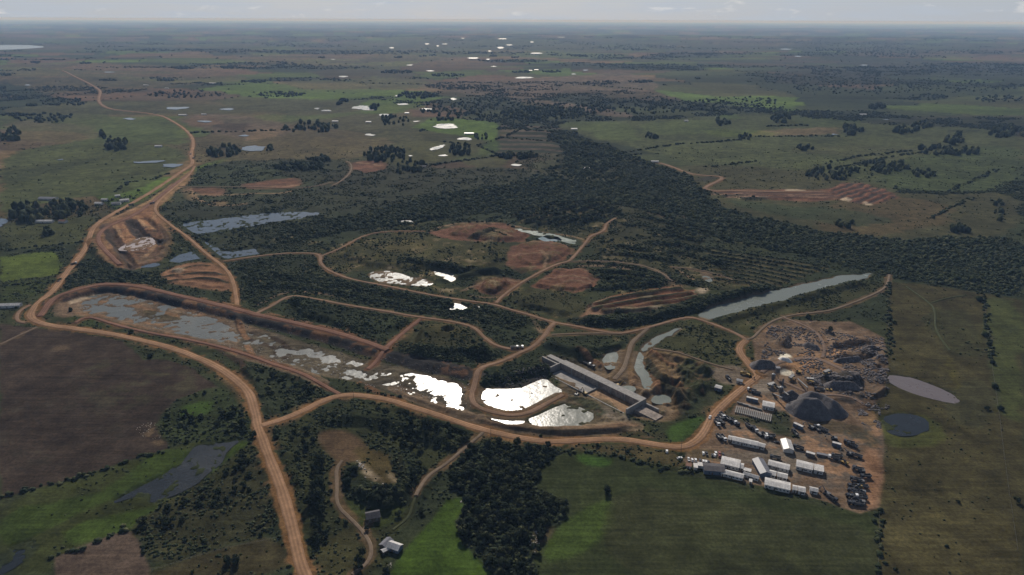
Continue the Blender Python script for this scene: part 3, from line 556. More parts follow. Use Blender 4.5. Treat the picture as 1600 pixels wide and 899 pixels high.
# ------------------------------------------------------------------ roads: (points, width, colour)
ROADS = [
 ('dirt_road', [(484,915),(472,889),(462,849),(450,799),(437,756),(420,716),(405,674),(399,645),(390,615),(370,595),(337,572),(287,550),(237,536),(187,524),(125,515),(75,509),(50,501),(46,491),(57,477),(82,457),(100,432),(117,410),(137,385),(142,362),(152,349),(175,335),(212,315),(250,292),(282,269),(303,256),(297,245),(303,225),(299,212),(285,199),(265,187),(252,181),(228,177)], 9.5, 'road'),
 ('country_road', [(228,177),(200,174),(172,171),(157,164),(153,155),(158,143),(150,137),(130,126),(112,118),(104,113),(97,111)], 13, 'track'),
 ('haul_road', [(409,666),(440,657),(470,645),(500,628),(532,617),(570,618),(610,626),(650,639),(700,655),(750,672),(800,683),(850,691),(900,690),(950,686),(987,688),(1025,695),(1065,700),(1087,691),(1102,674),(1112,651),(1135,628),(1163,605),(1185,589),(1183,584),(1170,570),(1156,552),(1155,542),(1166,532)], 8.5, 'road'),
 ('site_road', [(1166,532),(1155,524),(1132,514),(1100,502),(1080,496),(1062,498),(1025,509),(1000,516),(972,522),(940,519),(895,509),(867,505),(837,496),(800,485),(772,476),(725,470),(675,462),(612,449),(575,442),(540,435),(510,422),(499,410),(502,401),(492,396),(450,396),(415,399),(380,404),(349,409)], 5.6, 'track'),
 ('access_track', [(1166,532),(1176,529),(1186,519),(1200,506),(1222,496),(1257,491),(1295,487),(1325,477),(1355,465),(1385,451),(1390,430)], 4.2, 'ltrack'),
 ('site_road', [(502,401),(517,395),(540,385),(560,372),(585,364),(612,362),(662,362)], 4.5, 'track'),
 ('dirt_road', [(304,260),(297,272),(277,290),(252,310),(240,325),(248,339),(270,355),(295,372),(322,397),(347,415),(360,430),(366,447),(369,465),(371,484)], 6.5, 'road'),
 ('embankment_road', [(62,494),(82,470),(112,461),(150,451),(175,449),(212,452),(250,460),(300,472),(350,484),(400,497),(450,508),(500,520),(550,533),(590,547),(606,553)], 8.5, 'redroad'),
 ('site_road', [(400,495),(420,482),(442,467),(460,462),(500,469),(550,479),(600,486),(650,496),(700,502),(742,512),(756,528),(775,541),(795,546),(815,548)], 5.6, 'track'),
 ('site_road', [(867,505),(858,513),(850,527),(832,544),(812,552),(790,563),(770,570),(747,580),(742,600),(735,622),(744,636),(770,645),(800,650),(825,646),(850,633),(880,619)], 6.5, 'track'),
 ('access_track', [(657,499),(640,512),(617,535),(600,553),(590,565),(575,577)], 6.0, 'redroad'),
 ('site_road', [(775,474),(785,463),(807,447),(832,432),(872,412),(890,409),(900,397),(915,380),(922,369),(945,362),(947,350),(962,342)], 5.5, 'track'),
 ('access_track', [(890,409),(925,410),(975,412),(1012,417),(1037,430),(1050,442)], 4, 'ltrack'),
 ('access_track', [(1050,418),(1090,422),(1125,431),(1147,441)], 3, 'ltrack'),
 ('access_track', [(1012,514),(1000,524),(987,535),(981,557),(975,577),(960,593)], 6, 'ltrack'),
 ('access_track', [(862,524),(917,521),(972,523)], 3.5, 'ltrack'),
 ('access_track', [(1020,546),(1062,556),(1117,571),(1145,578)], 3.5, 'ltrack'),
 ('farm_track', [(985,252),(1030,254),(1053,262),(1077,272),(1100,275),(1128,276),(1128,281),(1112,288),(1100,294),(1106,298),(1150,300),(1200,300),(1290,300)], 9, 'track'),
 ('farm_track', [(755,677),(742,688),(720,706),(700,724),(670,744),(657,764),(650,779)], 4.0, 'ltrack'),
 ('grass_track', [(650.5,777),(645,790),(641,805),(630,817),(614,828)], 2.6, 'gtrack'),
 ('farm_track', [(567,831),(572,822),(578,814)], 2.4, 'ltrack'),
 ('farm_track', [(535,721),(525,734),(527,756),(525,791),(550,814),(567,831),(582,854),(577,879),(550,898)], 3.6, 'ltrack'),
 ('farm_track', [(58,512),(40,520),(0,539)], 3.5, 'ltrack'),
 ('farm_track', [(280,292),(310,293),(350,293),(400,293),(450,295),(485,293),(500,290),(520,285)], 4.5, 'ltrack'),
 ('farm_track', [(520,291),(538,280),(549,268),(549,256),(540,252)], 5, 'ltrack'),
 ('grass_track', [(1415,448),(1450,472),(1462,485),(1460,512),(1472,533),(1484,548)], 3.0, 'gtrack'),
 ('grass_track', [(1455,474),(1480,466),(1510,462)], 2.5, 'gtrack'),
 ('site_road', [(296,272),(285,279),(262,297),(235,319),(205,340),(170,353),(153,366),(155,384),(170,401),(188,416)], 8, 'redroad'),
 ('access_track', [(47,478),(30,486),(25,496),(29,504),(40,505)], 5, 'track'),
 ('access_track', [(118,505),(130,497),(145,496),(180,508),(230,520),(300,532),(360,546),(420,566),(500,600),(530,616)], 5.5, 'redroad'),
 ('quarry_road', [(1190,584),(1215,570),(1250,560),(1275,560),(1300,570),(1320,580)], 7, 'quarryroad'),
 ('quarry_road', [(1215,594),(1240,604),(1262,614),(1290,618),(1330,622),(1350,634)], 5, 'quarryroad'),
 ('quarry_road', [(1222,496),(1250,508),(1275,520),(1290,545),(1285,560)], 4.5, 'quarryroad'),
]
RC_ = {'road': (.250,.148,.086), 'track': (.195,.124,.082), 'ltrack': (.150,.112,.080), 'redroad': (.170,.092,.064), 'gtrack': (.055,.060,.030), 'quarryroad': (.17,.120,.092)}
def grid_at(x, y):
    q = 1/np.maximum(y, 191.0); fi = (Q0 - q)/(Q0 - Q1)*(NR-1); fj = (np.clip(x/np.maximum(y, 191.0), -SMAX, SMAX) + SMAX)/(2*SMAX)*(NC-1)
    return np.clip(fi, 0, NR-1.001), np.clip(fj, 0, NC-1.001)
def samp(A, x, y):
    fi, fj = grid_at(x, y); i = fi.astype(int); j = fj.astype(int); a = fi-i; b = fj-j
    return A[i, j]*(1-a)*(1-b) + A[i+1, j]*a*(1-b) + A[i, j+1]*(1-a)*b + A[i+1, j+1]*a*b
def hz(x, y): return float(samp(Z, np.array([x]), np.array([y]))[0])
def resample(p, step_fn):
    out = [p[0]]; i = 0; seg = np.linalg.norm(np.diff(p, axis=0), axis=1); cum = np.concatenate([[0], np.cumsum(seg)]); s = 0
    while s < cum[-1]:
        s += step_fn(out[-1]);
        if s >= cum[-1]: break
        k = np.searchsorted(cum, s)-1; t = (s-cum[k])/max(seg[k], 1e-6); out.append(p[k]*(1-t)+p[k+1]*t)
    out.append(p[-1]); return np.array(out)
# ponds: (points or ellipse, material, mode)
PONDS = [
 ('lagoon', [(282,348),(325,345),(362,340),(400,334),(440,332),(470,331),(505,333),(475,340),(437,345),(400,352),(350,361),(312,365),(287,362)], 'blue', .62),
 ('lagoon', [(312,374),(337,384),(355,394),(375,392),(400,388),(402,396),(385,402),(358,404),(335,399)], 'blue', .65),
 ('pond', [(267,405),(295,393),(317,397),(322,402),(300,406),(275,410)], 'blue', .35),
 ('pond', [(214,417),(232,412),(250,410),(248,414),(235,417)], 'blue', .1),
 ('pond', [(187,390),(197,382),(207,376),(225,369),(238,374),(243,381),(225,389),(200,392)], 'milky', .75),
 ('pond', [(1386,587),(1412,588),(1450,599),(1475,611),(1502,627),(1482,629),(1437,616),(1400,603)], 'dusty', .12),
 ('pond', [(1384,652),(1395,646),(1437,650),(1452,662),(1444,675),(1410,680),(1384,673)], 'dark', .2),
 ('creek', [(376,690),(352,704),(343,724),(318,740),(300,756),(270,774),(240,785),(240,771),(217,772),(175,785),(214,764),(262,739),(282,726),(303,699),(325,691),(350,693)], 'dark', .6),
 ('pond', [(-20,880),(0,872),(25,856),(45,850),(50,866),(15,886),(-10,895)], 'dark', .6),
 ('canal', [(1089,491),(1112,480),(1150,469),(1200,457),(1245,447),(1310,432),(1355,426),(1361,431),(1300,447),(1200,474),(1150,488),(1105,501),(1094,498)], 'silt', 0),
 ('pond', [(575,431),(590,422),(615,425),(637,432),(676,440),(672,448),(650,446),(625,443),(600,443)], 'bright', .75),
 ('pond', [(672,424),(700,425),(712,431),(690,431)], 'bright', .2),
 ('pond', [(694,435),(706,431),(713,434),(704,440)], 'bright', .2),
 ('pond', [(705,472),(714,470),(724,475),(731,482),(728,486),(716,482),(704,483),(712,478)], 'bright', .4),
 ('pond', [(742,479),(750,478),(752,481),(744,482)], 'bright', .2),
 ('pond', [(838,371),(855,368),(880,373),(868,378),(850,376)], 'teal', .1),
 ('pond', [(800,357),(830,360),(860,366),(905,376),(908,383),(880,378),(840,367),(805,361)], 'algae', .7),
 ('pond', [(942,562),(955,550),(980,546),(978,557),(970,570),(960,576),(945,575)], 'silt', .55),
 ('pond', [(985,560),(997,548),(1006,560),(1008,575),(1022,598),(1018,608),(1003,606),(998,585)], 'silt', .35),
 ('stream', [(1000,545),(1030,525),(1060,512),(1062,516),(1035,530),(1008,550)], 'silt', .5),
 ('pond', [(967,606),(990,603),(995,612),(975,615)], 'silt', .1),
 ('pond', [(1020,620),(1035,615),(1045,622),(1035,630),(1022,628)], 'silt', .4),
 ('pond', [(1095,424),(1108,430),(1116,438),(1108,441),(1098,434)], 'silt', .4),
 ('reservoir', [(748,607),(775,607),(805,609),(830,600),(850,591),(862,604),(878,612),(862,625),(845,634),(822,644),(800,647),(765,638),(747,626)], 'bright', .28),
 ('reservoir', [(827,656),(845,642),(868,634),(890,631),(912,641),(926,650),(914,662),(880,666),(840,666)], 'shoal', .5),
 ('pond', [(765,652),(790,654),(817,655),(815,662),(790,660)], 'bright', .15),
 ('pond', [(380,228),(412,228),(412,235),(395,237),(378,235)], 'blue', 0),
 ('pond', [(252,257),(272,256),(287,257),(282,261),(258,263)], 'blue', 0),
 ('pond', [(205,254),(225,252),(258,251),(260,253),(225,256)], 'blue', .1),
 ('pond', [(-10,342),(5,340),(10,346),(3,354),(-10,356)], 'blue', 0),
 ('lake', [(-20,70),(40,70.5),(78,73),(40,76),(-20,77)], 'blue', 0),
 ('pond', [(671,234),(684,228),(698,226),(697,229),(682,234),(674,236)], 'bright', .3),
 ('pond', [(545,170),(556,166),(573,165),(578,168),(591,173),(575,173),(560,171)], 'bright', .2),
 ('pond', [(257,168),(285,167),(302,168),(280,171),(262,171)], 'blue', .1),
]
ELL = [(697,197.5,19,4.2),(727,217.5,12,2.2),(692,243,8,1.6),(641,244,4,1.6),(807,258,7,1.8),(510,173,9,1.2),(600,180,8.5,2),(578,211,7,1.8),(668,171,12,1.6),(630,163,9,1.2),(621,150,3.5,1),(708,155,5,1.8),
 (536,120,7,1.2),(672,111,6,1),(739,91,9,1.3),(667,69,3.5,1.4),(612,75,4,.8),(695,69,4.5,.6),(684,72,2,.8),(785,61,7,1),(782,75,5,1.2),(796,70.5,5,1),(765,80,2.5,1),(763,93,2.2,1),(818,121.5,14,1.4),
 (838,83.5,9.5,1.1),(877,58.3,6,.7),(915,110,5,1.1),(896,116,4,.8),(831,66,3,1),(355,171,10,1.3),(320,190,9,1.5),(382,212,9,1.3),(202,186,9,1.5),(1386,187,4.5,.9),(1350,102,7,.7),(1228,77,10,.7),(1247,88.5,6,.7),
 (632,346,13,1.2),(700,528,4,1.5),(650,190,4,1),(43,133,4,1),(170,113,8,.8),(723,60,3,.6),(640,102,5,.7),(520,93,4,.7),(1304,210.5,4,.8),(495,170,3,1),(95,250,5,1),(1046,71,3,.6),(771,104,4,.7)]
for (a, b, c, d) in ELL:
    o = [(a + c*math.cos(t)*(1+.12*math.sin(3*t+a)), b + d*math.sin(t)) for t in np.linspace(0, 2*math.pi, 14, endpoint=False)]
    PONDS.append(('pond', o, 'bright' if 480 < a < 900 else 'blue', 0))
pond_objs = []
for i, (nm, l, mt, poke) in enumerate(PONDS):
    p = chaikin(pts(l), 1); p = resample(np.vstack([p, p[:1]]), lambda a: max(2.0, math.hypot(*a)*.004))[:-1]
    dj = np.hypot(p[:, 0], p[:, 1]); aj = np.clip(dj*.0045, 2.5, 14) if mt not in ('dusty',) else 1.5
    p = p + np.stack([(fbm(p[:, 0]/13, p[:, 1]/13, 41, 4)-.5)*2.6*aj, (fbm(p[:, 0]/13+9, p[:, 1]/13, 43, 4)-.5)*2.6*aj], 1)
    cx, cy = p.mean(0); dist = math.hypot(cx, cy)
    lvl = float(base(np.array([cx]), np.array([cy]))[0])
    near = dist < 1500
    lvl += -0.5 if near else 0.0
    s = sub(p, 40 + dist*.02)
    cell = cy*cy*(Q0-Q1)/NR
    if s is not None:
        sd = sdf(p, GX[s] + WX[s]*(5 if near else 0), GY[s] + WY[s]*(5 if near else 0))
        bank = 5 if near else max(8, cell*1.5)
        m = sstep(-bank - (0 if near else cell*1.5), 0.5 if near else 0, sd)
        floor = lvl - .7 if near else lvl - 1.0
        if poke:
            nn = n_fine[s]*.55 + n_mid[s]*.45
            thr = .72 - poke*.28
            k = sstep(thr-.05, thr+.05, nn)*sstep(-9, -4, sd)
            floor = floor + k*(.7+.35)
        Z[s] = Z[s]*(1-m) + floor*m
        w = sstep(-4, 0, sd) if near else sstep(-cell*.6, 0, sd)
        ccol = C['mud'] if mt in ('bright', 'silt', 'milky') else C['scrub']
        if near: colr[s] = colr[s]*(1-w[..., None]*.8) + ccol*(w*.8)[..., None]
        VEG[s] *= 1 - sstep(-3, 0, sd); BARE[s] = np.maximum(BARE[s], w*.9)
    pond_objs.append((nm, p, lvl + (.0 if near else .35), mt, near))
# reservoir flats: shallow water standing among mud bars
mud = chaikin(pts(MUDF), 1); s = sub(mud, 20); sd = sdf(mud, GX[s], GY[s]); LV = -1.1
m = sstep(-1, 7, sd)
nn = fbm(GX[s]/16, GY[s]/11, 55, 5, .6)*.75 + n_big[s]*.25
fill = chaikin(pts([(592,607),(632,580),(660,583),(712,593),(736,606),(738,645),(712,645),(680,634),(640,622)]), 1)
bias = sstep(-12, 8, sdf(fill, GX[s], GY[s]))*.13
f2 = chaikin(pts([(250,505),(300,492),(360,505),(372,528),(350,545),(290,530)]), 1); bias += sstep(-8, 8, sdf(f2, GX[s], GY[s]))*.17
f3 = chaikin(pts([(118,478),(155,462),(200,458),(215,480),(190,500),(150,492)]), 1); bias += sstep(-8, 8, sdf(f3, GX[s], GY[s]))*.15
f4 = chaikin(pts([(430,532),(540,556),(575,572),(560,590),(470,576),(430,560)]), 1); bias += sstep(-8, 8, sdf(f4, GX[s], GY[s]))*.11
n3 = fbm(GX[s]/5, GY[s]/4, 58, 3); hgt = LV + (nn + (n3-.5)*.26 - .405 - bias)*5.0
Z[s] = np.where(Z[s] > 1.2, Z[s]*(1-m) + hgt*m, Z[s]*(1-m) + hgt*m)
wet = (1 - sstep(LV+.0, LV+.55, hgt))*m
colr[s] = colr[s]*(1-wet[..., None]*.5) + np.array((.07,.062,.055))*(wet*.5)[..., None]
# put the dam slope back over the flats
ridge(CREST, 0.01, 6, 10, 'rock', .95, side=-1, ends=False)
cl = chaikin(pts(CREST), 2, False); s = sub(cl, 24); d, _, sg = pdist(cl, GX[s], GY[s])
Z[s] = np.maximum(Z[s], 4.2*(1-np.clip((d-6)/10.5, 0, 1)) - 2.2*sstep(14, 18, d) - .4*sstep(0, 1, d-16) - (d > 17)*3 + (n_fine[s]-.5)*1.4 + (n_mid[s]-.5)*2.6*(d > 5))
mud_ = sstep(.50, .60, n_mid[s]*.6+n_fine[s]*.4)*(1-sstep(9, 19, d))*.8; colr[s] = colr[s]*(1-mud_[..., None]) + np.array((.12,.072,.052))*mud_[..., None]
pond_objs.append(('reservoir', mud, LV, 'bright', True))
# roads pressed into the ground
road_objs = []
for nm, l, w, cc in ROADS:
    w *= .84 if w > 7 else .78
    p = chaikin(pts(l), 3, False)
    p = resample(p, lambda a: max(3.5, math.hypot(a[0], a[1])*.006))
    zc = samp(Z, p[:, 0], p[:, 1]); b0 = base(p[:, 0], p[:, 1])
    zc = np.maximum(zc, b0 - .3)
    kk = 9; pad = np.pad(zc, kk//2, mode='edge'); zc = np.convolve(pad, np.ones(kk)/kk, 'valid')
    if nm != 'embankment_road': zc = zc + .35*(np.hypot(p[:,0], p[:,1]) < 1500)
    s = sub(p, w + 14 + np.hypot(*p.max(0))*.01)
    # piecewise to keep the work small
    for a in range(0, len(p)-1, 12):
        seg = p[a:a+13]
        if len(seg) < 2: continue
        dd = math.hypot(*seg.mean(0)); ce = seg[:, 1].max()**2*(Q0-Q1)/NR
        s = sub(seg, w + 8 + ce*3)
        if s is None: continue
        d, tt, sg = pdist(seg, GX[s], GY[s])
        zz = np.interp(tt, np.arange(len(seg)), zc[a:a+13])
        hw = w/2 + 1.0 + ce*1.3
        m = 1 - sstep(hw, hw + 5 + ce, d)
        ok = (tt > 0.0) & (tt < len(seg)-1.0) | (d < hw*1.05)
        m = m*ok
        Z[s] = Z[s]*(1-m) + (zz - .15)*m
        sh = w/2 + .4 + (n_fine[s]-.5)*4 + WX[s]*3
        m2 = (1 - sstep(sh, sh+2.2, d))*ok*.75
        if cc == 'gtrack': m2 *= .5
        m3 = (1 - sstep(w/2+2, w/2+(9 if cc in ('road', 'redroad') else 5), d))*ok*sstep(.50, .60, n_fine[s]*.5+n_mid[s]*.5)*(.6 if cc != 'gtrack' else 0)*(CELL[s] < 14)
        colr[s] = colr[s]*(1-m3[..., None]) + np.array((.12,.080,.055))*m3[..., None]
        colr[s] = colr[s]*(1-m2[..., None]) + np.array(RC_[cc])*.55*m2[..., None]
        VEG[s] *= 1 - (1 - sstep(w/2+.5, w/2+3, d))*ok; BARE[s] = np.maximum(BARE[s], m2)
    road_objs.append((nm, p, zc, w, cc))
# relief must not hide behind itself close to water: done
#MESH
# ------------------------------------------------------------------ materials
def mat(name, base_col, rough=.9, spec=.2, nodes=None, metal=0.0):
    m = bpy.data.materials.new(name); m.use_nodes = True; b = m.node_tree.nodes['Principled BSDF']
    b.inputs['Base Color'].default_value = (*base_col, 1); b.inputs['Roughness'].default_value = rough
    b.inputs['Specular IOR Level'].default_value = spec; b.inputs['Metallic'].default_value = metal
    if nodes: nodes(m.node_tree, b)
    return m
def n_noise(t, scale, detail=4, rough=.6, vec=None):
    n = t.nodes.new('ShaderNodeTexNoise'); n.inputs['Scale'].default_value = scale; n.inputs['Detail'].default_value = detail; n.inputs['Roughness'].default_value = rough
    if vec: t.links.new(vec, n.inputs['Vector'])
    return n.outputs['Fac']
def n_map(t, v, a, b, c, d):
    n = t.nodes.new('ShaderNodeMapRange'); t.links.new(v, n.inputs[0]); n.inputs[1].default_value = a; n.inputs[2].default_value = b; n.inputs[3].default_value = c; n.inputs[4].default_value = d
    return n.outputs[0]
def n_math(t, op, a, b):
    n = t.nodes.new('ShaderNodeMath'); n.operation = op
    for i, q in enumerate((a, b)):
        if isinstance(q, (int, float)): n.inputs[i].default_value = q
        else: t.links.new(q, n.inputs[i])
    return n.outputs[0]
def n_mul(t, colout, facout):
    n = t.nodes.new('ShaderNodeVectorMath'); n.operation = 'SCALE'; t.links.new(colout, n.inputs[0]); t.links.new(facout, n.inputs['Scale']); return n.outputs[0]
def coords(t, which='Object'): return t.nodes.new('ShaderNodeTexCoord').outputs[which]
def bump(t, b, h, strength, dist):
    n = t.nodes.new('ShaderNodeBump'); n.inputs['Strength'].default_value = strength; n.inputs['Distance'].default_value = dist
    t.links.new(h, n.inputs['Height']); t.links.new(n.outputs[0], b.inputs['Normal'])
def speckle(sc1, sc2, lo, hi, bmp=0, bd=.3, col=None):
    def f(t, b):
        c = coords(t); base_c = b.inputs['Base Color'].default_value[:3]
        a = n_noise(t, sc1, 5, .65, c); d = n_noise(t, sc2, 4, .6, c)
        k = n_math(t, 'MULTIPLY', n_map(t, a, .3, .7, lo, hi), n_map(t, d, .3, .7, lo, hi))
        v = t.nodes.new('ShaderNodeCombineXYZ')
        for i in range(3): v.inputs[i].default_value = base_c[i]
        t.links.new(n_mul(t, v.outputs[0], k), b.inputs['Base Color'])
        if bmp: bump(t, b, a, bmp, bd)
    return f
def ground_nodes(t, b):
    at = t.nodes.new('ShaderNodeAttribute'); at.attribute_name = 'land'; at.attribute_type = 'GEOMETRY'
    rg = t.nodes.new('ShaderNodeAttribute'); rg.attribute_name = 'rough'; rg.attribute_type = 'GEOMETRY'
    c = coords(t)
    a = n_noise(t, .45, 6, .72, c); d = n_noise(t, .06, 5, .62, c); e = n_noise(t, .012, 4, .6, c)
    # tussocks, ruts and bare spots at three sizes
    k = n_math(t, 'MULTIPLY', n_map(t, a, .32, .68, .62, 1.38), n_map(t, d, .32, .68, .72, 1.30))
    k = n_math(t, 'MULTIPLY', k, n_map(t, e, .32, .68, .84, 1.18))
    mp_ = t.nodes.new('ShaderNodeMapping'); mp_.inputs['Rotation'].default_value = (0, 0, .5); mp_.inputs['Scale'].default_value = (.02, .35, .02); t.links.new(c, mp_.inputs[0])
    g = n_noise(t, 1.0, 4, .6, mp_.outputs[0]); k = n_math(t, 'MULTIPLY', k, n_map(t, g, .34, .66, .80, 1.22))
    t.links.new(n_mul(t, at.outputs['Color'], k), b.inputs['Base Color'])
    h = n_math(t, 'MULTIPLY', a, n_map(t, rg.outputs['Fac'], 0, 1, .25, 1.0))
    bump(t, b, h, .8, .9)
MG = mat('ground', (.05,.05,.03), .97, .02, ground_nodes)
def road_nodes(c0):
    def f(t, b):
        c = coords(t); at = t.nodes.new('ShaderNodeAttribute'); at.attribute_name = 'across'; at.attribute_type = 'GEOMETRY'
        a = n_noise(t, .35, 6, .7, c); d = n_noise(t, .04, 4, .6, c)
        w = t.nodes.new('ShaderNodeMath'); w.operation = 'COSINE'; t.links.new(n_math(t, 'MULTIPLY', at.outputs['Fac'], 11.0), w.inputs[0])
        k = n_math(t, 'MULTIPLY', n_map(t, a, .3, .7, .78, 1.2), n_map(t, d, .3, .7, .78, 1.22))
        k = n_math(t, 'MULTIPLY', k, n_map(t, w.outputs[0], -1, 1, .80, 1.14))
        v = t.nodes.new('ShaderNodeCombineXYZ')
        for i in range(3): v.inputs[i].default_value = c0[i]
        t.links.new(n_mul(t, v.outputs[0], k), b.inputs['Base Color'])
        bump(t, b, a, .3, .4)
    return f
MR = {k: mat('dirt_' + k, v, .95, .05, road_nodes(v)) for k, v in RC_.items()}
def water(col, rough, bs=.35, sc=.6):
    def f(t, b):
        c = coords(t); a = n_noise(t, sc, 3, .6, c); d = n_noise(t, .03, 4, .6, c)
        b.inputs['IOR'].default_value = 1.33; b.inputs['Specular IOR Level'].default_value = .5
        t.links.new(n_map(t, d, .35, .65, rough*.78, rough*1.15), b.inputs['Roughness'])
        w_ = n_noise(t, .11, 3, .6, c); h_ = n_math(t, 'ADD', n_math(t, 'MULTIPLY', a, .12), n_math(t, 'MULTIPLY', w_, .95))
        bump(t, b, h_, bs, 1.0)
    return mat('water', col, rough, .5, f)
MW = {'shoal': water((.14,.145,.12), .24), 'blue': water((.045,.062,.085), .16), 'bright': water((.10,.105,.095), .30), 'silt': water((.135,.150,.128), .25), 'milky': water((.34,.28,.26), .30),
      'dusty': water((.125,.105,.105), .30), 'dark': water((.014,.017,.019), .25), 'teal': water((.05,.10,.12), .2), 'algae': water((.06,.09,.055), .25)}
def foliage(name, c1, c2, c3):
    m = bpy.data.materials.new(name); m.use_nodes = True; t = m.node_tree; b = t.nodes['Principled BSDF']
    b.inputs['Roughness'].default_value = .9; b.inputs['Specular IOR Level'].default_value = .02
    oi = t.nodes.new('ShaderNodeObjectInfo'); at = t.nodes.new('ShaderNodeAttribute'); at.attribute_name = 'tint'; at.attribute_type = 'GEOMETRY'
    c = coords(t); a = n_noise(t, .55, 5, .7, c)
    s = n_math(t, 'FRACT', n_math(t, 'ADD', oi.outputs['Random'], at.outputs['Fac']), 0)
    r = t.nodes.new('ShaderNodeValToRGB'); e = r.color_ramp.elements
    e[0].position = 0; e[0].color = (*c1, 1); e[1].position = .93; e[1].color = (*c3, 1); k = e.new(.55); k.color = (*c2, 1)
    t.links.new(s, r.inputs[0])
    t.links.new(n_mul(t, r.outputs[0], n_map(t, a, .3, .7, .68, 1.34)), b.inputs['Base Color'])
    bump(t, b, a, 1.0, 1.2)
    return m
MF = foliage('foliage', (.020,.028,.016), (.036,.046,.024), (.072,.076,.038))
MFF = foliage('foliage_far', (.020,.028,.022), (.026,.036,.024), (.036,.042,.026))
MBARK = mat('bark', (.09,.07,.055), .9, .1, speckle(3, 12, .7, 1.3))
MCONC = mat('concrete', (.245,.23,.215), .85, .2, speckle(.5, .12, .78, 1.2, .2))
MCONC2 = mat('concrete_worn', (.24,.20,.17), .85, .2, speckle(.4, .1, .65, 1.3, .3))
MCLAY = mat('wet_clay', (.24,.15,.085), .9, .1, speckle(.5, .12, .6, 1.4, .4))
MROOFW = mat('white_metal_roof', (.50,.48,.46), .45, .4, speckle(.9, .22, .72, 1.2))
MROOFG = mat('grey_metal_roof', (.15,.15,.17), .5, .4, speckle(.6, .15, .8, 1.15))
MROOFD = mat('dark_fibre_roof', (.075,.07,.075), .8, .2, speckle(.8, .2, .7, 1.25))
MROOFR = mat('rust_roof', (.16,.085,.06), .8, .2, speckle(.8, .2, .7, 1.25))
MWALLW = mat('painted_wall', (.48,.47,.45), .8, .2, speckle(1.2, .3, .85, 1.12))
MWALLB = mat('blue_grey_wall', (.10,.13,.18), .7, .3, speckle(1.2, .3, .85, 1.12))
MGLASS = mat('window_glass', (.02,.025,.03), .08, .6, speckle(1.2, .3, .9, 1.1))
MDOOR = mat('door_paint', (.12,.09,.07), .7, .3, speckle(1.2, .3, .85, 1.12))
MTYRE = mat('tyre_rubber', (.018,.018,.018), .9, .1, speckle(4, 1, .85, 1.12))
MCARW = mat('white_car_paint', (.70,.70,.70), .3, .5, speckle(2, .5, .94, 1.05))
MCARD = mat('dark_paint_and_shade', (.03,.033,.04), .3, .5, speckle(2, .5, .9, 1.1))  # own colour of the dark cars; painted-in shadow on truck cabs
MCARR = mat('red_car_paint', (.22,.05,.04), .35, .5, speckle(2, .5, .9, 1.1))
MYEL = mat('machine_yellow', (.30,.19,.04), .55, .3, speckle(2, .5, .8, 1.15))
MSTEEL = mat('dull_steel', (.13,.13,.135), .55, .4, speckle(2, .5, .75, 1.2), .3)
MGRAV = mat('crushed_gravel', (.105,.098,.10), .95, .1, speckle(.9, .2, .7, 1.25, .5, .4))
MROCK = mat('broken_rock', (.11,.10,.10), .95, .1, speckle(1.2, .3, .55, 1.45, .5, .4))
MROCKP = mat('pale_rock', (.34,.31,.28), .95, .1, speckle(1.2, .3, .7, 1.25, .5, .4))
MWOOD = mat('weathered_wood', (.12,.10,.08), .9, .1, speckle(3, 1, .75, 1.2))
# ------------------------------------------------------------------ object helpers
def link(name, me, m, parent=None, loc=None, rot=None):
    o = bpy.data.objects.new(name, me); COL.objects.link(o)
    if m is not None and (len(me.materials) == 0): me.materials.append(m)
    if parent is not None: o.parent = parent
    if loc is not None: o.location = loc
    if rot is not None: o.rotation_euler = (0, 0, rot)
    return o
def tag(o, label=None, cat=None, group=None, kind=None):
    if label: o['label'] = label
    if cat: o['category'] = cat
    if group: o['group'] = group
    if kind: o['kind'] = kind
    return o
def empty(name, loc, rz=0.0):
    o = bpy.data.objects.new(name, None); o.empty_display_size = .5; COL.objects.link(o); o.location = loc; o.rotation_euler = (0, 0, rz); return o
def npmesh(name, V, Fq, m=None, smooth=False):
    me = bpy.data.meshes.new(name); V = np.ascontiguousarray(V, dtype=np.float32); Fq = np.ascontiguousarray(Fq, dtype=np.int32)
    k = Fq.shape[1]; me.vertices.add(len(V)); me.vertices.foreach_set('co', V.ravel())
    me.loops.add(Fq.size); me.loops.foreach_set('vertex_index', Fq.ravel())
    me.polygons.add(len(Fq)); me.polygons.foreach_set('loop_start', np.arange(0, Fq.size, k, dtype=np.int32))
    if smooth: me.polygons.foreach_set('use_smooth', np.ones(len(Fq), bool))
    me.update(calc_edges=True)
    if m: me.materials.append(m)
    return me
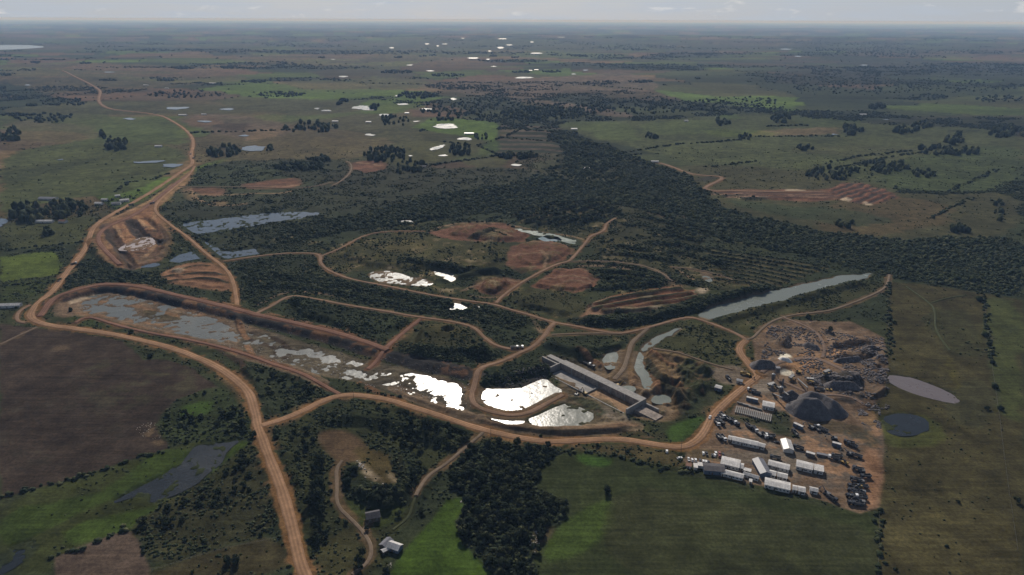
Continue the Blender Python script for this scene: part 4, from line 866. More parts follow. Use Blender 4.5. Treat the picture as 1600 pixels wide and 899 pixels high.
class MB:
    def __init__(s): s.v = []; s.f = []
    def box(s, x0, y0, z0, x1, y1, z1, taper=0):
        n = len(s.v); t = taper
        s.v += [(x0,y0,z0),(x1,y0,z0),(x1,y1,z0),(x0,y1,z0),(x0+t,y0+t,z1),(x1-t,y0+t,z1),(x1-t,y1-t,z1),(x0+t,y1-t,z1)]
        s.f += [(n,n+3,n+2,n+1),(n+4,n+5,n+6,n+7),(n,n+1,n+5,n+4),(n+1,n+2,n+6,n+5),(n+2,n+3,n+7,n+6),(n+3,n,n+4,n+7)]; return s
    def hexa(s, p):
        n = len(s.v); s.v += [tuple(q) for q in p]
        s.f += [(n,n+3,n+2,n+1),(n+4,n+5,n+6,n+7),(n,n+1,n+5,n+4),(n+1,n+2,n+6,n+5),(n+2,n+3,n+7,n+6),(n+3,n,n+4,n+7)]; return s
    def cyl(s, p, q, r0, r1, k=8):
        p = Vector(p); q = Vector(q); d = (q-p).normalized(); a = d.orthogonal().normalized(); b = d.cross(a); n = len(s.v)
        for c, r in ((p, r0), (q, r1)):
            for i in range(k):
                t = 2*math.pi*i/k; s.v.append(tuple(c + a*math.cos(t)*r + b*math.sin(t)*r))
        for i in range(k): s.f.append((n+i, n+(i+1) % k, n+k+(i+1) % k, n+k+i))
        s.f.append(tuple(range(n+k-1, n-1, -1))); s.f.append(tuple(range(n+k, n+2*k))); return s
    def gable(s, x0, y0, x1, y1, z, rise, th=.12, ov=.35):
        """closed pitched roof slab with its ridge along x"""
        xm0, xm1 = x0-ov, x1+ov; ym = (y0+y1)/2; a, b = y0-ov, y1+ov; n = len(s.v); e = z - rise*ov/((y1-y0)/2)
        s.v += [(xm0,a,e),(xm1,a,e),(xm1,ym,z+rise),(xm0,ym,z+rise),(xm0,b,e),(xm1,b,e),
                (xm0,a,e+th),(xm1,a,e+th),(xm1,ym,z+rise+th),(xm0,ym,z+rise+th),(xm0,b,e+th),(xm1,b,e+th)]
        s.f += [(n,n+3,n+2,n+1),(n+3,n+4,n+5,n+2),(n+6,n+7,n+8,n+9),(n+9,n+8,n+11,n+10),(n,n+1,n+7,n+6),(n+5,n+4,n+10,n+11),
                (n,n+6,n+9,n+3),(n+3,n+9,n+10,n+4),(n+1,n+2,n+8,n+7),(n+2,n+5,n+11,n+8)]; return s
    def mesh(s, name, m=None):
        me = bpy.data.meshes.new(name); me.from_pydata(s.v, [], s.f); me.update()
        if m: me.materials.append(m)
        return me
    def build(s, name, m, parent=None, **k): return link(name, s.mesh(name, m), None, parent, **k)
# ------------------------------------------------------------------ ground sheet
V = np.stack([GX, GY, Z], -1).reshape(-1, 3)
ii, jj = np.meshgrid(np.arange(NR-1), np.arange(NC-1), indexing='ij'); a = (ii*NC + jj).ravel()
me = npmesh('ground', V, np.stack([a, a+1, a+NC+1, a+NC], 1), MG, True)
la = me.attributes.new('land', 'FLOAT_COLOR', 'POINT'); cc4 = np.ones((NR*NC, 4), np.float32); lum = colr.mean(-1, keepdims=True); colr = (lum + (colr-lum)*1.18)*np.array((1.05, 1.0, .84))
cc4[:, :3] = np.clip(colr.reshape(-1, 3), .004, .8); la.data.foreach_set('color', cc4.ravel())
ra = me.attributes.new('rough', 'FLOAT', 'POINT'); ra.data.foreach_set('value', np.clip(.25 + VEG*.6 + ROUGH*.3*(1-BARE*.3), 0, 1.5).astype(np.float32).ravel())
tag(link('ground', me, None), kind='structure')
# roads
for nm, p, zc, w, cc in road_objs:
    tn = np.gradient(p, axis=0); tn /= np.linalg.norm(tn, axis=1)[:, None] + 1e-9; nr = np.stack([-tn[:, 1], tn[:, 0]], 1)
    dist = np.hypot(p[:, 0], p[:, 1]); off = .06 + dist*.0003
    wl = w/2*(1 + .42*(fbm(p[:, 0]/20, p[:, 1]/20, 5, 3)-.5)); wr = w/2*(1 + .42*(fbm(p[:, 0]/9+50, p[:, 1]/9, 6, 3)-.5))
    cols = [-1.0, -.8, -.4, 0, .4, .8, 1.0]; rows = []
    for c in cols:
        ww = (wl if c < 0 else wr)*c
        zz = zc + off + (.08 if abs(c) < .5 else 0) - (.30 + dist*.0004 if abs(c) == 1 else 0)
        rows.append(np.stack([p[:, 0]+nr[:, 0]*ww, p[:, 1]+nr[:, 1]*ww, zz], 1))
    A = np.stack(rows, 1); n, m_ = A.shape[:2]
    i2, j2 = np.meshgrid(np.arange(n-1), np.arange(m_-1), indexing='ij'); q = (i2*m_ + j2).ravel()
    me = npmesh(nm, A.reshape(-1, 3), np.stack([q, q+m_, q+m_+1, q+1], 1)[:, ::-1], MR[cc], True)
    at = me.attributes.new('across', 'FLOAT', 'POINT'); at.data.foreach_set('value', np.tile(np.array(cols, np.float32), n))
    tag(link(nm, me, None), kind='structure')
# water
for nm, p, lv, mt, near in pond_objs:
    if near:
        c = p.mean(0); q = p + (p-c)/np.linalg.norm(p-c, axis=1)[:, None]*2.0
    else: q = p
    me = bpy.data.meshes.new(nm); me.from_pydata([(float(x), float(y), lv) for x, y in q], [], [tuple(range(len(q)))]); me.update()
    if me.polygons[0].normal.z < 0: me.flip_normals()
    tag(link(nm, me, MW[mt]), kind='structure')
#OBJ
# ------------------------------------------------------------------ buildings
DX = {}
def building(A, B, depth, h, name, label, cat, roof=MROOFW, wall=MWALLW, pitch=.9, group=None, wins=3, door=True, zr=None, across=False, flat=False, over=.35):
    """A,B: pixels of the roof's back eave (left, right); depth runs towards the viewer"""
    z = h if zr is None else zr
    a = np.array(P(*A, z)); b = np.array(P(*B, z)); L_ = float(np.linalg.norm(b-a)); th = math.atan2(b[1]-a[1], b[0]-a[0])
    n = np.array([math.sin(th), -math.cos(th)]); c = (a+b)/2 + n*depth/2; g = hz(c[0], c[1])
    if across: th += math.pi/2; L_, depth = depth, L_
    r = empty(name, (c[0], c[1], g-.05), th); tag(r, label, cat, group)
    x, y = L_/2, depth/2
    m = MB(); rise = 0 if flat else min(pitch, y*.6)
    n0 = len(m.v)
    if flat: m.box(-x, -y, -.6, x, y, h)
    else:
        m.v += [(-x,-y,-.6),(x,-y,-.6),(x,y,-.6),(-x,y,-.6),(-x,-y,h),(x,-y,h),(x,y,h),(-x,y,h),(-x,0,h+rise),(x,0,h+rise)]
        m.f += [(0,3,2,1),(0,1,5,4),(2,3,7,6),(1,2,6,9,5),(3,0,4,8,7),(4,5,9,8),(8,9,6,7)]
    m.build('wall', wall, r)
    if flat: MB().box(-x-over, -y-over, h+.004, x+over, y+over, h+.18).build('roof', roof, r)
    else: MB().gable(-x, -y, x, y, h+.03, rise, .1, over).build('roof', roof, r)
    if door:
        dx_ = -x*.2 if wins > 1 else 0
        MB().box(dx_-.5, -y-.05, 0, dx_+.5, -y-.004, 2.05).build('door', MDOOR, r)
    for k in range(wins):
        wx = -x + (k+.5)*2*x/wins
        if door and abs(wx+x*.2) < 1.1: wx += 1.5
        if abs(wx)+.7 > x: continue
        w_ = MB().box(wx-.55, -y-.06, 1.0, wx+.55, -y-.004, 1.95).build('window', MWALLB, r)
        MB().box(wx-.45, -y-.075, 1.1, wx+.45, -y-.062, 1.85).build('pane', MGLASS, w_)
    return r
G1 = 'prefabricated site buildings in the works camp'
building((1145,682),(1184.5,690.5), 5.5, 3.0, 'site_office', 'long white roofed site building alone across the upper middle of the camp yard', 'building', wins=6, group=G1)
building((1185,691.5),(1196,694.5), 4.6, 2.8, 'site_cabin', 'short white cabin joined to the right end of the long upper building', 'cabin', wins=2, group=G1)
building((1139.5,680.5),(1143.5,681.5), 5.2, 2.6, 'site_cabin', 'tiny white cabin at the left end of the long upper building', 'cabin', wins=0, group=G1)
building((1129,713),(1157,719.5), 9.5, 3.2, 'site_office', 'broad white roofed building beside the dark grey open shed', 'building', wins=5, group=G1)
building((1157.5,724),(1162,725), 6, 2.6, 'site_cabin', 'small white cabin on the right end of the broad white building', 'cabin', wins=0, group=G1)
building((1098,723.5),(1130,726), 9, 3.4, 'open_shed', 'dark grey sheet roofed shed behind the row of parked cars', 'shed', roof=MROOFD, wall=MWALLB, wins=2, group=G1)
building((1134,734.5),(1162,741.5), 5, 2.8, 'site_office', 'white roofed building on the field edge in front of the broad white building', 'building', wins=5, group=G1)
building((1128,734.5),(1132.5,735.5), 4.6, 2.6, 'site_cabin', 'small pale cabin between dark shed and the field edge building', 'cabin', wins=0, group=G1)
building((1176,717),(1192.5,717), 17, 3.6, 'warehouse', 'grey gabled warehouse with its ridge pointing at the green field', 'warehouse', roof=MROOFG, wall=MWALLB, pitch=1.6, wins=2, across=True, group=G1)
building((1163,731),(1173.5,733.5), 3.2, 2.5, 'site_cabin', 'narrow white lean-to on the left side of the grey gabled warehouse', 'cabin', wins=2, flat=True, group=G1)
building((1163,737),(1186.5,744), 3.2, 2.4, 'site_office', 'long narrow white roofed block below the grey gabled warehouse', 'building', wins=4, group=G1)
building((1202,718.5),(1234,726.5), 6.4, 3.0, 'site_office', 'uppermost of the three stacked rows of white roofs right of warehouse', 'building', wins=5, group=G1)
building((1197.5,732.5),(1213,736.5), 5.2, 2.8, 'site_cabin', 'left one of two short white roofs in the middle row', 'cabin', wins=3, group=G1)
building((1215.5,737),(1230.5,740.5), 5.2, 2.8, 'site_cabin', 'right one of two short white roofs in the middle row', 'cabin', wins=3, group=G1)
building((1196,746),(1234.5,754.5), 8.2, 3.1, 'site_office', 'longest white roofed building of the camp on the green field edge', 'building', wins=7, group=G1)
building((1220,686.5),(1235,688), 13, 3.2, 'canteen', 'tall white gabled building standing apart beyond the stacked rows', 'building', pitch=1.4, wins=3, across=True, group=G1)
building((1245.5,718.5),(1270.5,724.5), 8.2, 3.2, 'workshop', 'pale grey roofed workshop in the right half of the camp', 'workshop', roof=MROOFW, wins=4, group=G1)
building((1272.5,725.5),(1286.5,728.5), 7.2, 3.1, 'site_cabin', 'bright white cabin against the right end of the grey roofed workshop', 'cabin', wins=2, flat=True, group=G1)
building((1260,704.5),(1274,708.5), 2.6, 2.6, 'shipping_container', 'light steel container nearer the canteen, above the workshop', 'container', roof=MROOFW, wall=MSTEEL, wins=0, flat=True, over=.0)
building((1276,707),(1296,711), 2.6, 1.6, 'flatbed_trailer_body', 'low pale container lying above the bright white cabin', 'container', roof=MROOFG, wall=MSTEEL, wins=0, door=False, flat=True, over=.0)
building((1239,758),(1245,759.3), 5, 2.7, 'site_cabin', 'small white cabin right after the longest white roofed building', 'cabin', wins=1, group=G1)
building((1247,759.5),(1257.5,761.5), 5.5, 2.8, 'site_cabin', 'patched white roofed cabin second after the longest building', 'cabin', wins=2, group=G1)
building((1265.5,760.5),(1277.5,763), 4.2, 2.6, 'site_cabin', 'lone pale cabin at the lower right corner of the camp', 'cabin', wins=2, group=G1)
building((1301,689.5),(1315,693.5), 2.5, 2.8, 'shipping_container', 'white topped container on the red yard in the upper right of the camp', 'container', wall=MWALLB, wins=0, flat=True, over=0)
building((1242,659.5),(1256,666), 2.5, 2.8, 'shipping_container', 'pale container set askew below the big gravel heaps', 'container', wall=MWALLB, wins=0, flat=True, over=0)
building((1167,619.3),(1185,623.5), 2.6, 2.9, 'shipping_container', 'long dark sided container with white top above the concrete beams', 'container', wall=MWALLB, wins=0, flat=True, over=0)
building((1192.5,626.5),(1210.5,630), 8, 3.6, 'batching_office', 'square white roofed building between concrete beams and crushing plant', 'building', wins=3)
building((1152,592),(1161,594), 3.6, 2.8, 'site_cabin', 'small bright white cabin beside the haul road near the quarry junction', 'cabin', wins=1)
building((1119.5,601),(1129,603.5), 5, 3, 'site_cabin', 'white roofed hut with blue wall alone left of the haul road', 'cabin', wall=MWALLB, wins=2)
building((1084,724),(1089,724.5), 4.8, 2.4, 'carport', 'narrow white carport between parked cars and the grass', 'carport', wins=0, door=False, flat=True)
building((1090.5,722.8),(1100,724), 4, 2.4, 'carport', 'pale green tinted carport next to the dark grey shed', 'carport', wins=0, door=False, flat=True)
building((1072.5,723),(1080.5,724.5), 3.6, 2.4, 'carport', 'reddish roofed hut at the left end of the parked cars', 'hut', roof=MROOFR, wins=0, flat=True)
building((1171.5,748.5),(1175,749.3), 3, 2.4, 'water_tank_hut', 'tiny white hut on the field edge below the narrow block', 'hut', wins=0, flat=True)
# farm buildings
def house(u, v, L_, D, h, th, name, label, cat, roof, wall, pitch=1.6, wins=2, group=None):
    x0, y0 = P(u, v); g = hz(x0, y0); r = empty(name, (x0, y0, g-.05), math.radians(th)); tag(r, label, cat, group)
    x, y = L_/2, D/2; m = MB()
    m.v += [(-x,-y,-.8),(x,-y,-.8),(x,y,-.8),(-x,y,-.8),(-x,-y,h),(x,-y,h),(x,y,h),(-x,y,h),(-x,0,h+pitch),(x,0,h+pitch)]
    m.f += [(0,3,2,1),(0,1,5,4),(2,3,7,6),(1,2,6,9,5),(3,0,4,8,7),(4,5,9,8),(8,9,6,7)]
    m.build('wall', wall, r); MB().gable(-x, -y, x, y, h+.03, pitch, .12, .4).build('roof', roof, r)
    MB().box(-.5, -y-.05, 0, .5, -y-.004, 2.05).build('door', MDOOR, r)
    for k in range(wins):
        wx = -x + (k+.5)*2*x/max(wins, 1)
        if abs(wx) < 1.2: continue
        w_ = MB().box(wx-.55, -y-.06, 1.0, wx+.55, -y-.004, 2).build('window', MWALLW, r)
        MB().box(wx-.45, -y-.075, 1.1, wx+.45, -y-.062, 1.9).build('pane', MGLASS, w_)
    return r
house(583,811, 8.5, 7, 3.2, 18, 'barn', 'small dark roofed barn beside the farm track in the foreground', 'barn', MROOFD, MWOOD, 1.8)
house(617,858, 8, 5.6, 2.8, -24, 'farmhouse', 'farmhouse with bright metal roof next to the green field strip', 'house', MROOFW, MWALLB, 1.6)
house(604,852, 7, 5, 2.6, 60, 'farm_shed', 'bluish sheet roofed shed adjoining the left of the farmhouse', 'shed', MROOFG, MWOOD, 1.2)
house(602,862, 4, 2.6, 2.0, 40, 'farm_shed', 'tiny bright roofed lean-to in front of the farmhouse', 'shed', MROOFW, MWOOD, .5, 0)
FH = [(155,320,12,8,0,'white roofed shed nearest the road in the yard left of the western cut',MROOFW),(164,314,10,6,0,'small white shed second from the road bend in the western yard',MROOFW),(184,308,8,6,30,'smallest bright shed at the top of the western yard',MROOFW),
      (195,315,14,8,25,'pale roofed barn on the right of the western yard',MROOFW),(182,320,14,8,20,'grey roofed barn in the middle of the western yard',MROOFG),(69,348,28,7,2,'long low white barn under the dark grove at far left',MROOFW),
      (76,312,30,12,-4,'wide grey roofed barn behind the dark grove at far left',MROOFG),(99,348,11,8,-10,'rusty roofed cottage right of the long low white barn',MROOFR),(248,230,16,9,5,'white farm building by the ponds left of the upper main road',MROOFW),
      (14,480,26,7,6,'long white building at the left edge beside the road hairpin',MROOFW),(286,181,26,12,0,'distant white farmhouse group between two ponds on pinkish land',MROOFW),(319,180,16,9,0,'distant white shed right of the farmhouse on pinkish land',MROOFW),
      (332,131,30,14,0,'remote farmhouse among trees on the upper left plain',MROOFW),(228,134,22,12,0,'remote white building on the plain above the scrub',MROOFW),(261,139,16,10,0,'remote small white hut right of the remote white building',MROOFW),
      (733,210,26,10,0,'long pale barn beside the bright green pasture pond',MROOFW),(524,191,18,9,0,'white barn within the row of trees on the central plain',MROOFW),(576,192,16,9,0,'white house right of the row of trees on the central plain',MROOFW),
      (636,178,14,9,0,'white house above the green pasture with round pond',MROOFW),(897,203,18,9,0,'lone white house on the green slope right of the centre',MROOFW),(1348,180,22,12,0,'remote house among trees at upper right',MROOFW),
      (1072,190,12,8,0,'tiny distant hut on the green field right of centre',MROOFW),(838,110,26,14,0,'right one of the two bright far buildings above the brown terraces',MROOFW),(829,111,20,12,0,'left one of the two bright far buildings above the brown terraces',MROOFW),
      (661,262,12,8,10,'small dark roofed hut in scrub below the pasture',MROOFD),(916,265,14,8,0,'pale hut on the clearing within the river forest',MROOFW),(1023,254,16,7,0,'pale shed beside the farm track right of the river forest',MROOFW)]
for (u, v, l_, d_, th, lab, rf) in FH:
    house(u, v, l_, d_, 3.2, th, 'farm_building', lab, 'farm building', rf, MWALLW, min(1.6, d_*.2), 2 if v > 250 else 0)
# ------------------------------------------------------------------ spillway
SW = empty('spillway', (*P(940,606), 0)); sx, sy, _ = SW.location
g0 = -.5; SW.location.z = 0
tag(SW, 'long concrete spillway with crest deck and two end walls beside the shining reservoir', 'spillway')
def wp(u, v, z): x, y = P(u, v, z); return np.array([x - sx, y - sy, z])
HT = 5.0
a = wp(884, 563, HT); b = wp(1008, 622, HT); ax = (b-a); Ls = np.linalg.norm(ax[:2]); ax = ax/np.linalg.norm(ax); nv = np.array([ax[1], -ax[0], 0])
if nv[1] > 0: nv = -nv                     # towards the viewer
def slab(p0, p1, d0, d1, z0, z1, name, m, par=SW):
    q = [p0+nv*d0, p1+nv*d0, p1+nv*d1, p0+nv*d1]; vs = [(x[0], x[1], z0) for x in q] + [(x[0], x[1], z1) for x in q]
    if (q[1]-q[0])[0]*(q[2]-q[1])[1]-(q[1]-q[0])[1]*(q[2]-q[1])[0] < 0: vs = [vs[i] for i in (3,2,1,0,7,6,5,4)]
    return MB().hexa(vs).build(name, m, par)
slab(a, b, 0, 7.4, -3, HT-.35, 'weir_body', MCONC2)
slab(a, b, -.25, 7.6, HT-.346, HT, 'crest_deck', MCONC)
for k in range(1, 6):
    c = a + ax*Ls*k/6.0; slab(c - ax*.5, c + ax*.5, 7.604, 8.4, -2.5, HT-.5, 'pier', MCONC)
mid = a + ax*Ls*.52
f0 = a + ax*2.5; f1 = b - ax*1.5
slab(f0, mid - ax*.5, 8.5, 25, -3, -.9, 'basin_floor', MCONC)
slab(mid + ax*.5, f1, 8.5, 25, -3, -1.0, 'basin_floor', MCLAY)
slab(mid - ax*.49, mid + ax*.49, 8.6, 24.5, -3, .3, 'divider_wall', MCONC)
slab(f0, f1, 25.01, 25.9, -3, .25, 'end_sill', MCONC)
slab(a - ax*1.2, a - ax*.01, -.3, 20, -3, 4.6, 'end_wall', MCONC)
slab(b + ax*.01, b + ax*1.2, -.3, 25.5, -3, 5.0, 'end_wall', MCONC)
slab(a - ax*19, a - ax*1.25, .5, 6.0, -3, 4.2, 'abutment', MCONC)
slab(a - ax*22, a - ax*1.25, 8, 9.6, -3, 3.6, 'wing_wall', MCONC)
slab(b + ax*1.25, b + ax*23, 6, 16, -3, .8, 'apron', MCONC2)
slab(b + ax*3, b + ax*16, 2, 3.5, -2, 2.6, 'wing_wall', MCONC)
slab(a + ax*5, a + ax*Ls*.6, -3.4, -2.6, -2, 3.0, 'approach_wall', MCONC)
# ------------------------------------------------------------------ vehicles
def wheel_mesh(r, w, k=12):
    m = MB(); m.cyl((0, -w/2, 0), (0, w/2, 0), r, r, k); return m.mesh('wheel', MTYRE)
def rim_mesh(r, w): m = MB(); m.cyl((0, -w/2-.01, 0), (0, w/2+.01, 0), r*.55, r*.55, 10); return m.mesh('rim', MSTEEL)
WH = {}
def wheels(root, pos, r, w):
    if (r, w) not in WH: WH[(r, w)] = (wheel_mesh(r, w), rim_mesh(r, w))
    for (x, y) in pos:
        t = link('wheel', WH[(r, w)][0], None, root, (x, y, r)); link('rim', WH[(r, w)][1], None, t)
def car_proto(m):
    r = empty('parked_car', (0,0,0)); b = MB()
    b.hexa([(-2.15,-.86,.35),(2.15,-.86,.35),(2.15,.86,.35),(-2.15,.86,.35),(-2.1,-.84,.92),(2.05,-.80,.80),(2.05,.80,.80),(-2.1,.84,.92)]); b.build('body', m, r)
    MB().hexa([(-1.75,-.78,.9),(1.05,-.78,.86),(1.05,.78,.86),(-1.75,.78,.9),(-1.35,-.66,1.38),(.35,-.66,1.40),(.35,.66,1.40),(-1.35,.66,1.38)]).build('window_band', MGLASS, r)
    MB().hexa([(-1.38,-.68,1.384),(.38,-.68,1.404),(.38,.68,1.404),(-1.38,.68,1.384),(-1.3,-.6,1.46),(.3,-.6,1.47),(.3,.6,1.47),(-1.3,.6,1.46)]).build('roof_panel', m, r)
    wheels(r, [(-1.35,-.8),(1.35,-.8),(-1.35,.8),(1.35,.8)], .33, .22); return r
def pickup_proto(m):
    r = empty('pickup_truck', (0,0,0)); MB().box(-2.5,-.88,.45,2.5,.88,.98,.03).build('body', m, r)
    MB().hexa([(-.5,-.8,.984),(1.3,-.8,.984),(1.3,.8,.984),(-.5,.8,.984),(-.3,-.7,1.6),(.7,-.7,1.62),(.7,.7,1.62),(-.3,.7,1.6)]).build('window_band', MGLASS, r)
    MB().box(-.32,-.72,1.624,.72,.72,1.70,.04).build('roof_panel', m, r)
    MB().box(-2.45,-.84,.984,-2.38,.84,1.25).box(-2.37,-.84,.984,-.55,-.78,1.25).box(-2.37,.78,.984,-.55,.84,1.25).build('cargo_bed', m, r)
    wheels(r, [(-1.6,-.82),(1.6,-.82),(-1.6,.82),(1.6,.82)], .38, .24); return r
def truck_proto(m, bedm):
    r = empty('dump_truck', (0,0,0)); MB().box(-3.9,-.5,.75,3.6,.5,1.05).build('chassis', MSTEEL, r)
    MB().hexa([(2.0,-1.2,.8),(3.9,-1.2,.8),(3.9,1.2,.8),(2.0,1.2,.8),(2.0,-1.15,2.8),(3.6,-1.15,2.8),(3.6,1.15,2.8),(2.0,1.15,2.8)]).build('cab', m, r)
    MB().hexa([(3.80,-1.0,1.7),(3.92,-1.0,1.7),(3.92,1.0,1.7),(3.80,1.0,1.7),(3.64,-1.0,2.6),(3.72,-1.0,2.6),(3.72,1.0,2.6),(3.64,1.0,2.6)]).build('windscreen', MGLASS, r)
    b = MB(); b.box(-4.0,-1.2,1.07,1.8,1.2,1.25); b.box(-4.0,-1.25,1.254,1.8,-1.1,2.4); b.box(-4.0,1.1,1.254,1.8,1.25,2.4); b.box(1.65,-1.09,1.254,1.8,1.09,2.7); b.box(-4.0,-1.09,1.254,-3.85,1.09,2.2); b.build('dump_bed', bedm, r)
    wheels(r, [(2.9,-1.0),(2.9,1.0),(-1.6,-1.0),(-1.6,1.0),(-2.9,-1.0),(-2.9,1.0)], .52, .4); return r
def digger_proto(m):
    r = empty('excavator', (0,0,0))
    for s_ in (-1, 1): MB().hexa([(-2.0,s_*1.25-.3,.0),(2.0,s_*1.25-.3,.0),(2.0,s_*1.25+.3,.0),(-2.0,s_*1.25+.3,.0),(-2.3,s_*1.25-.3,.8),(2.3,s_*1.25-.3,.8),(2.3,s_*1.25+.3,.8),(-2.3,s_*1.25+.3,.8)]).build('crawler_track', MTYRE, r)
    MB().box(-2.2,-1.3,1.0,1.5,1.3,2.1,.08).box(-.8,-.8,.8,.8,.8,1.0).build('house', m, r); MB().box(.2,.25,2.104,1.6,1.25,3.1,.12).build('cab', MGLASS, r)
    MB().cyl((1.2,-.2,1.6),(4.2,-.2,4.6),.34,.26,6).build('boom', m, r); MB().cyl((4.2,-.2,4.6),(6.2,-.2,2.2),.25,.16,6).build('arm', m, r)
    MB().hexa([(5.6,-.7,.9),(6.6,-.7,.9),(6.6,.3,.9),(5.6,.3,.9),(5.9,-.7,2.1),(6.5,-.7,2.1),(6.5,.3,2.1),(5.9,.3,2.1)]).build('bucket', MSTEEL, r); return r
def loader_proto(m):
    r = empty('wheel_loader', (0,0,0)); MB().box(-3.0,-1.1,.9,-.2,1.1,2.1,.1).box(-.1,-.9,.9,1.6,.9,1.7).build('body', m, r)
    MB().box(-1.3,-.75,2.104,.2,.75,3.2,.1).build('cab', MGLASS, r); MB().cyl((1.0,.6,1.6),(3.2,.6,.9),.18,.15,6).cyl((1.0,-.6,1.6),(3.2,-.6,.9),.18,.15,6).build('lift_arm', m, r)
    MB().hexa([(3.0,-1.3,.2),(4.1,-1.3,.2),(4.1,1.3,.2),(3.0,1.3,.2),(3.0,-1.3,1.4),(3.5,-1.3,1.4),(3.5,1.3,1.4),(3.0,1.3,1.4)]).build('bucket', MSTEEL, r)
    wheels(r, [(-1.9,-1.05),(1.1,-1.05),(-1.9,1.05),(1.1,1.05)], .75, .5); return r
PROTO = {}
def tree_copy(o, parent=None):
    c = o.copy(); COL.objects.link(c); c.parent = parent
    for ch in o.children: tree_copy(ch, c)
    return c
MK = {'carw': lambda: car_proto(MCARW), 'card': lambda: car_proto(MCARD), 'carr': lambda: car_proto(MCARR), 'pickw': lambda: pickup_proto(MCARW), 'pickd': lambda: pickup_proto(MCARD),
      'truckw': lambda: truck_proto(MCARW, MSTEEL), 'truckd': lambda: truck_proto(MCARD, MSTEEL), 'trucky': lambda: truck_proto(MYEL, MYEL), 'digger': lambda: digger_proto(MYEL), 'digd': lambda: digger_proto(MSTEEL), 'loader': lambda: loader_proto(MYEL)}
def vehicle(kind, u, v, th, label, cat, group=None):
    x, y = P(u, v)
    if kind not in PROTO: o = PROTO[kind] = MK[kind]()
    else: o = tree_copy(PROTO[kind])
    for k_ in ('label', 'category', 'group'):
        if k_ in o: del o[k_]
    o.location = (x, y, hz(x, y) + .06); o.rotation_euler = (0, 0, math.radians(th)); tag(o, label, cat, group); return o
gC = 'cars parked in the camp'
for (u, v, k_, lab) in [(1076,718.5,'carw','white car leftmost of the row in front of the carports'),(1081.7,720,'carw','white car second from left in the row at the carports'),(1087,720,'carw','white car third from left in the row at the carports'),
    (1094,720.5,'card','dark car between the white cars of the carport row'),(1099,722.5,'carw','white car just right of the dark one in the carport row'),(1103.2,723.5,'carw','white car near the right end of the carport row'),(1107.5,724.5,'card','dark car rightmost of the carport row'),
    (1099,709.5,'carw','white car parked on grass edge by a dark pickup above the row'),(1104,710.5,'pickd','dark pickup beside the white car on the grass edge'),(1113,713,'card','dark car left of the two file white cars'),
    (1117,713,'carw','white car nearer the carports of two standing in file'),(1118.5,709.3,'carw','white car farther from the carports of two standing in file'),(1124,709.5,'carr','dull red car beside the file of white cars'),(1124,714,'carr','dull red car nearer the broad white building'),(1129.5,711.5,'card','dark car next to the broad white building corner')]:
    vehicle(k_, u, v, random.choice([78, 84, 265, 80]), lab, 'car', gC)
vehicle('carw', 1062, 716.5, 20, 'white car alone on the grass left of the camp', 'car'); vehicle('carw', 1042, 706.5, 80, 'white car alone in the grass below the haul road bend', 'car')
vehicle('pickw', 1109, 653.5, 65, 'white pickup driving on the haul road beside the parked tractors', 'pickup truck')
gT = 'dump trucks parked beside the haul road bend'; lT = 'dump truck in the tight cluster right of the haul road bend'  # dark cabs in these truck groups: shadow put into the paint
for (u, v, k_) in [(1128.5,651,'truckw'),(1126,655,'truckd'),(1122.5,659,'truckd'),(1120,663,'truckw'),(1127,662,'truckd')]: vehicle(k_, u, v, -75 + random.uniform(-6, 6), lT, 'truck', gT)
gT2 = 'trucks parked in the small group below the beams'
for (u, v, k_) in [(1137.5,657,'truckd'),(1145.5,660,'truckw'),(1150,663,'truckd')]: vehicle(k_, u, v, -75 + random.uniform(-6, 6), 'dark truck in the small group of three below the concrete beams', 'truck', gT2)
gT3 = 'machines along the scrub strip'
for (u, v, k_) in [(1170,668,'truckd'),(1174,670,'truckd'),(1179.5,673,'truckw'),(1188,681,'digd'),(1194,682.5,'truckw'),(1201,683.5,'truckd')]: vehicle(k_, u, v, -70 + random.uniform(-15, 15), 'dark machine in the line along the scrub strip above the long white building', 'truck', gT3)
vehicle('truckd', 1123.5,685,-80,'dark truck left one of a pair before the long white building','truck','pair of trucks'); vehicle('truckw', 1130,686,-80,'truck with pale cab right one of a pair before the long white building','truck','pair of trucks')
gY = 'machines and scrap packed on the right yard'
for (u, v, k_) in [(1340,735,'truckd'),(1346,738,'digd'),(1352,746,'truckd'),(1337,751,'truckd'),(1345,754,'digd'),(1333,761,'truckd'),(1340,762,'loader'),(1347,762,'truckd'),(1333,770,'truckd'),(1341,771,'truckd'),(1347,770,'digd'),(1330,777,'truckd'),(1337,779,'truckd'),(1345,779,'truckw'),(1333,788,'truckd'),(1340,789,'truckd'),(1346,786,'digd')]:
    vehicle(k_, u, v, random.uniform(150, 195), 'dark machine packed in the column of equipment on the right yard', 'machine', gY)
vehicle('digd', 1292,773,120,'dark excavator at the lower edge of the yard near the field','excavator'); vehicle('truckd', 1300,780,-60,'dark truck beside the excavator at the lower edge of the yard','truck')
gZ = 'machines in the upper right yard'
for (u, v, k_) in [(1303,687,'digd'),(1326,694,'truckd'),(1331,698,'truckd'),(1327,711,'digd'),(1338,714,'truckd'),(1307,715,'truckd'),(1302,718,'truckw'),(1318,725,'loader')]:
    vehicle(k_, u, v, random.uniform(120, 170), 'dark machine standing loose on the red yard right of the workshop', 'machine', gZ)
gV = 'machines below the gravel heaps'
for (u, v, k_) in [(1267,669,'digd'),(1276,671,'truckd'),(1282,671,'truckw'),(1286,673,'truckd'),(1242,678,'truckd')]: vehicle(k_, u, v, random.uniform(90, 140), 'dark machine in the knot below the gravel heaps', 'machine', gV)
vehicle('truckd', 1247,701.5,150,'dark truck right beside the tall white gabled building','truck'); vehicle('card', 1213.5,692,170,'dark car left of the tall white gabled building','car')
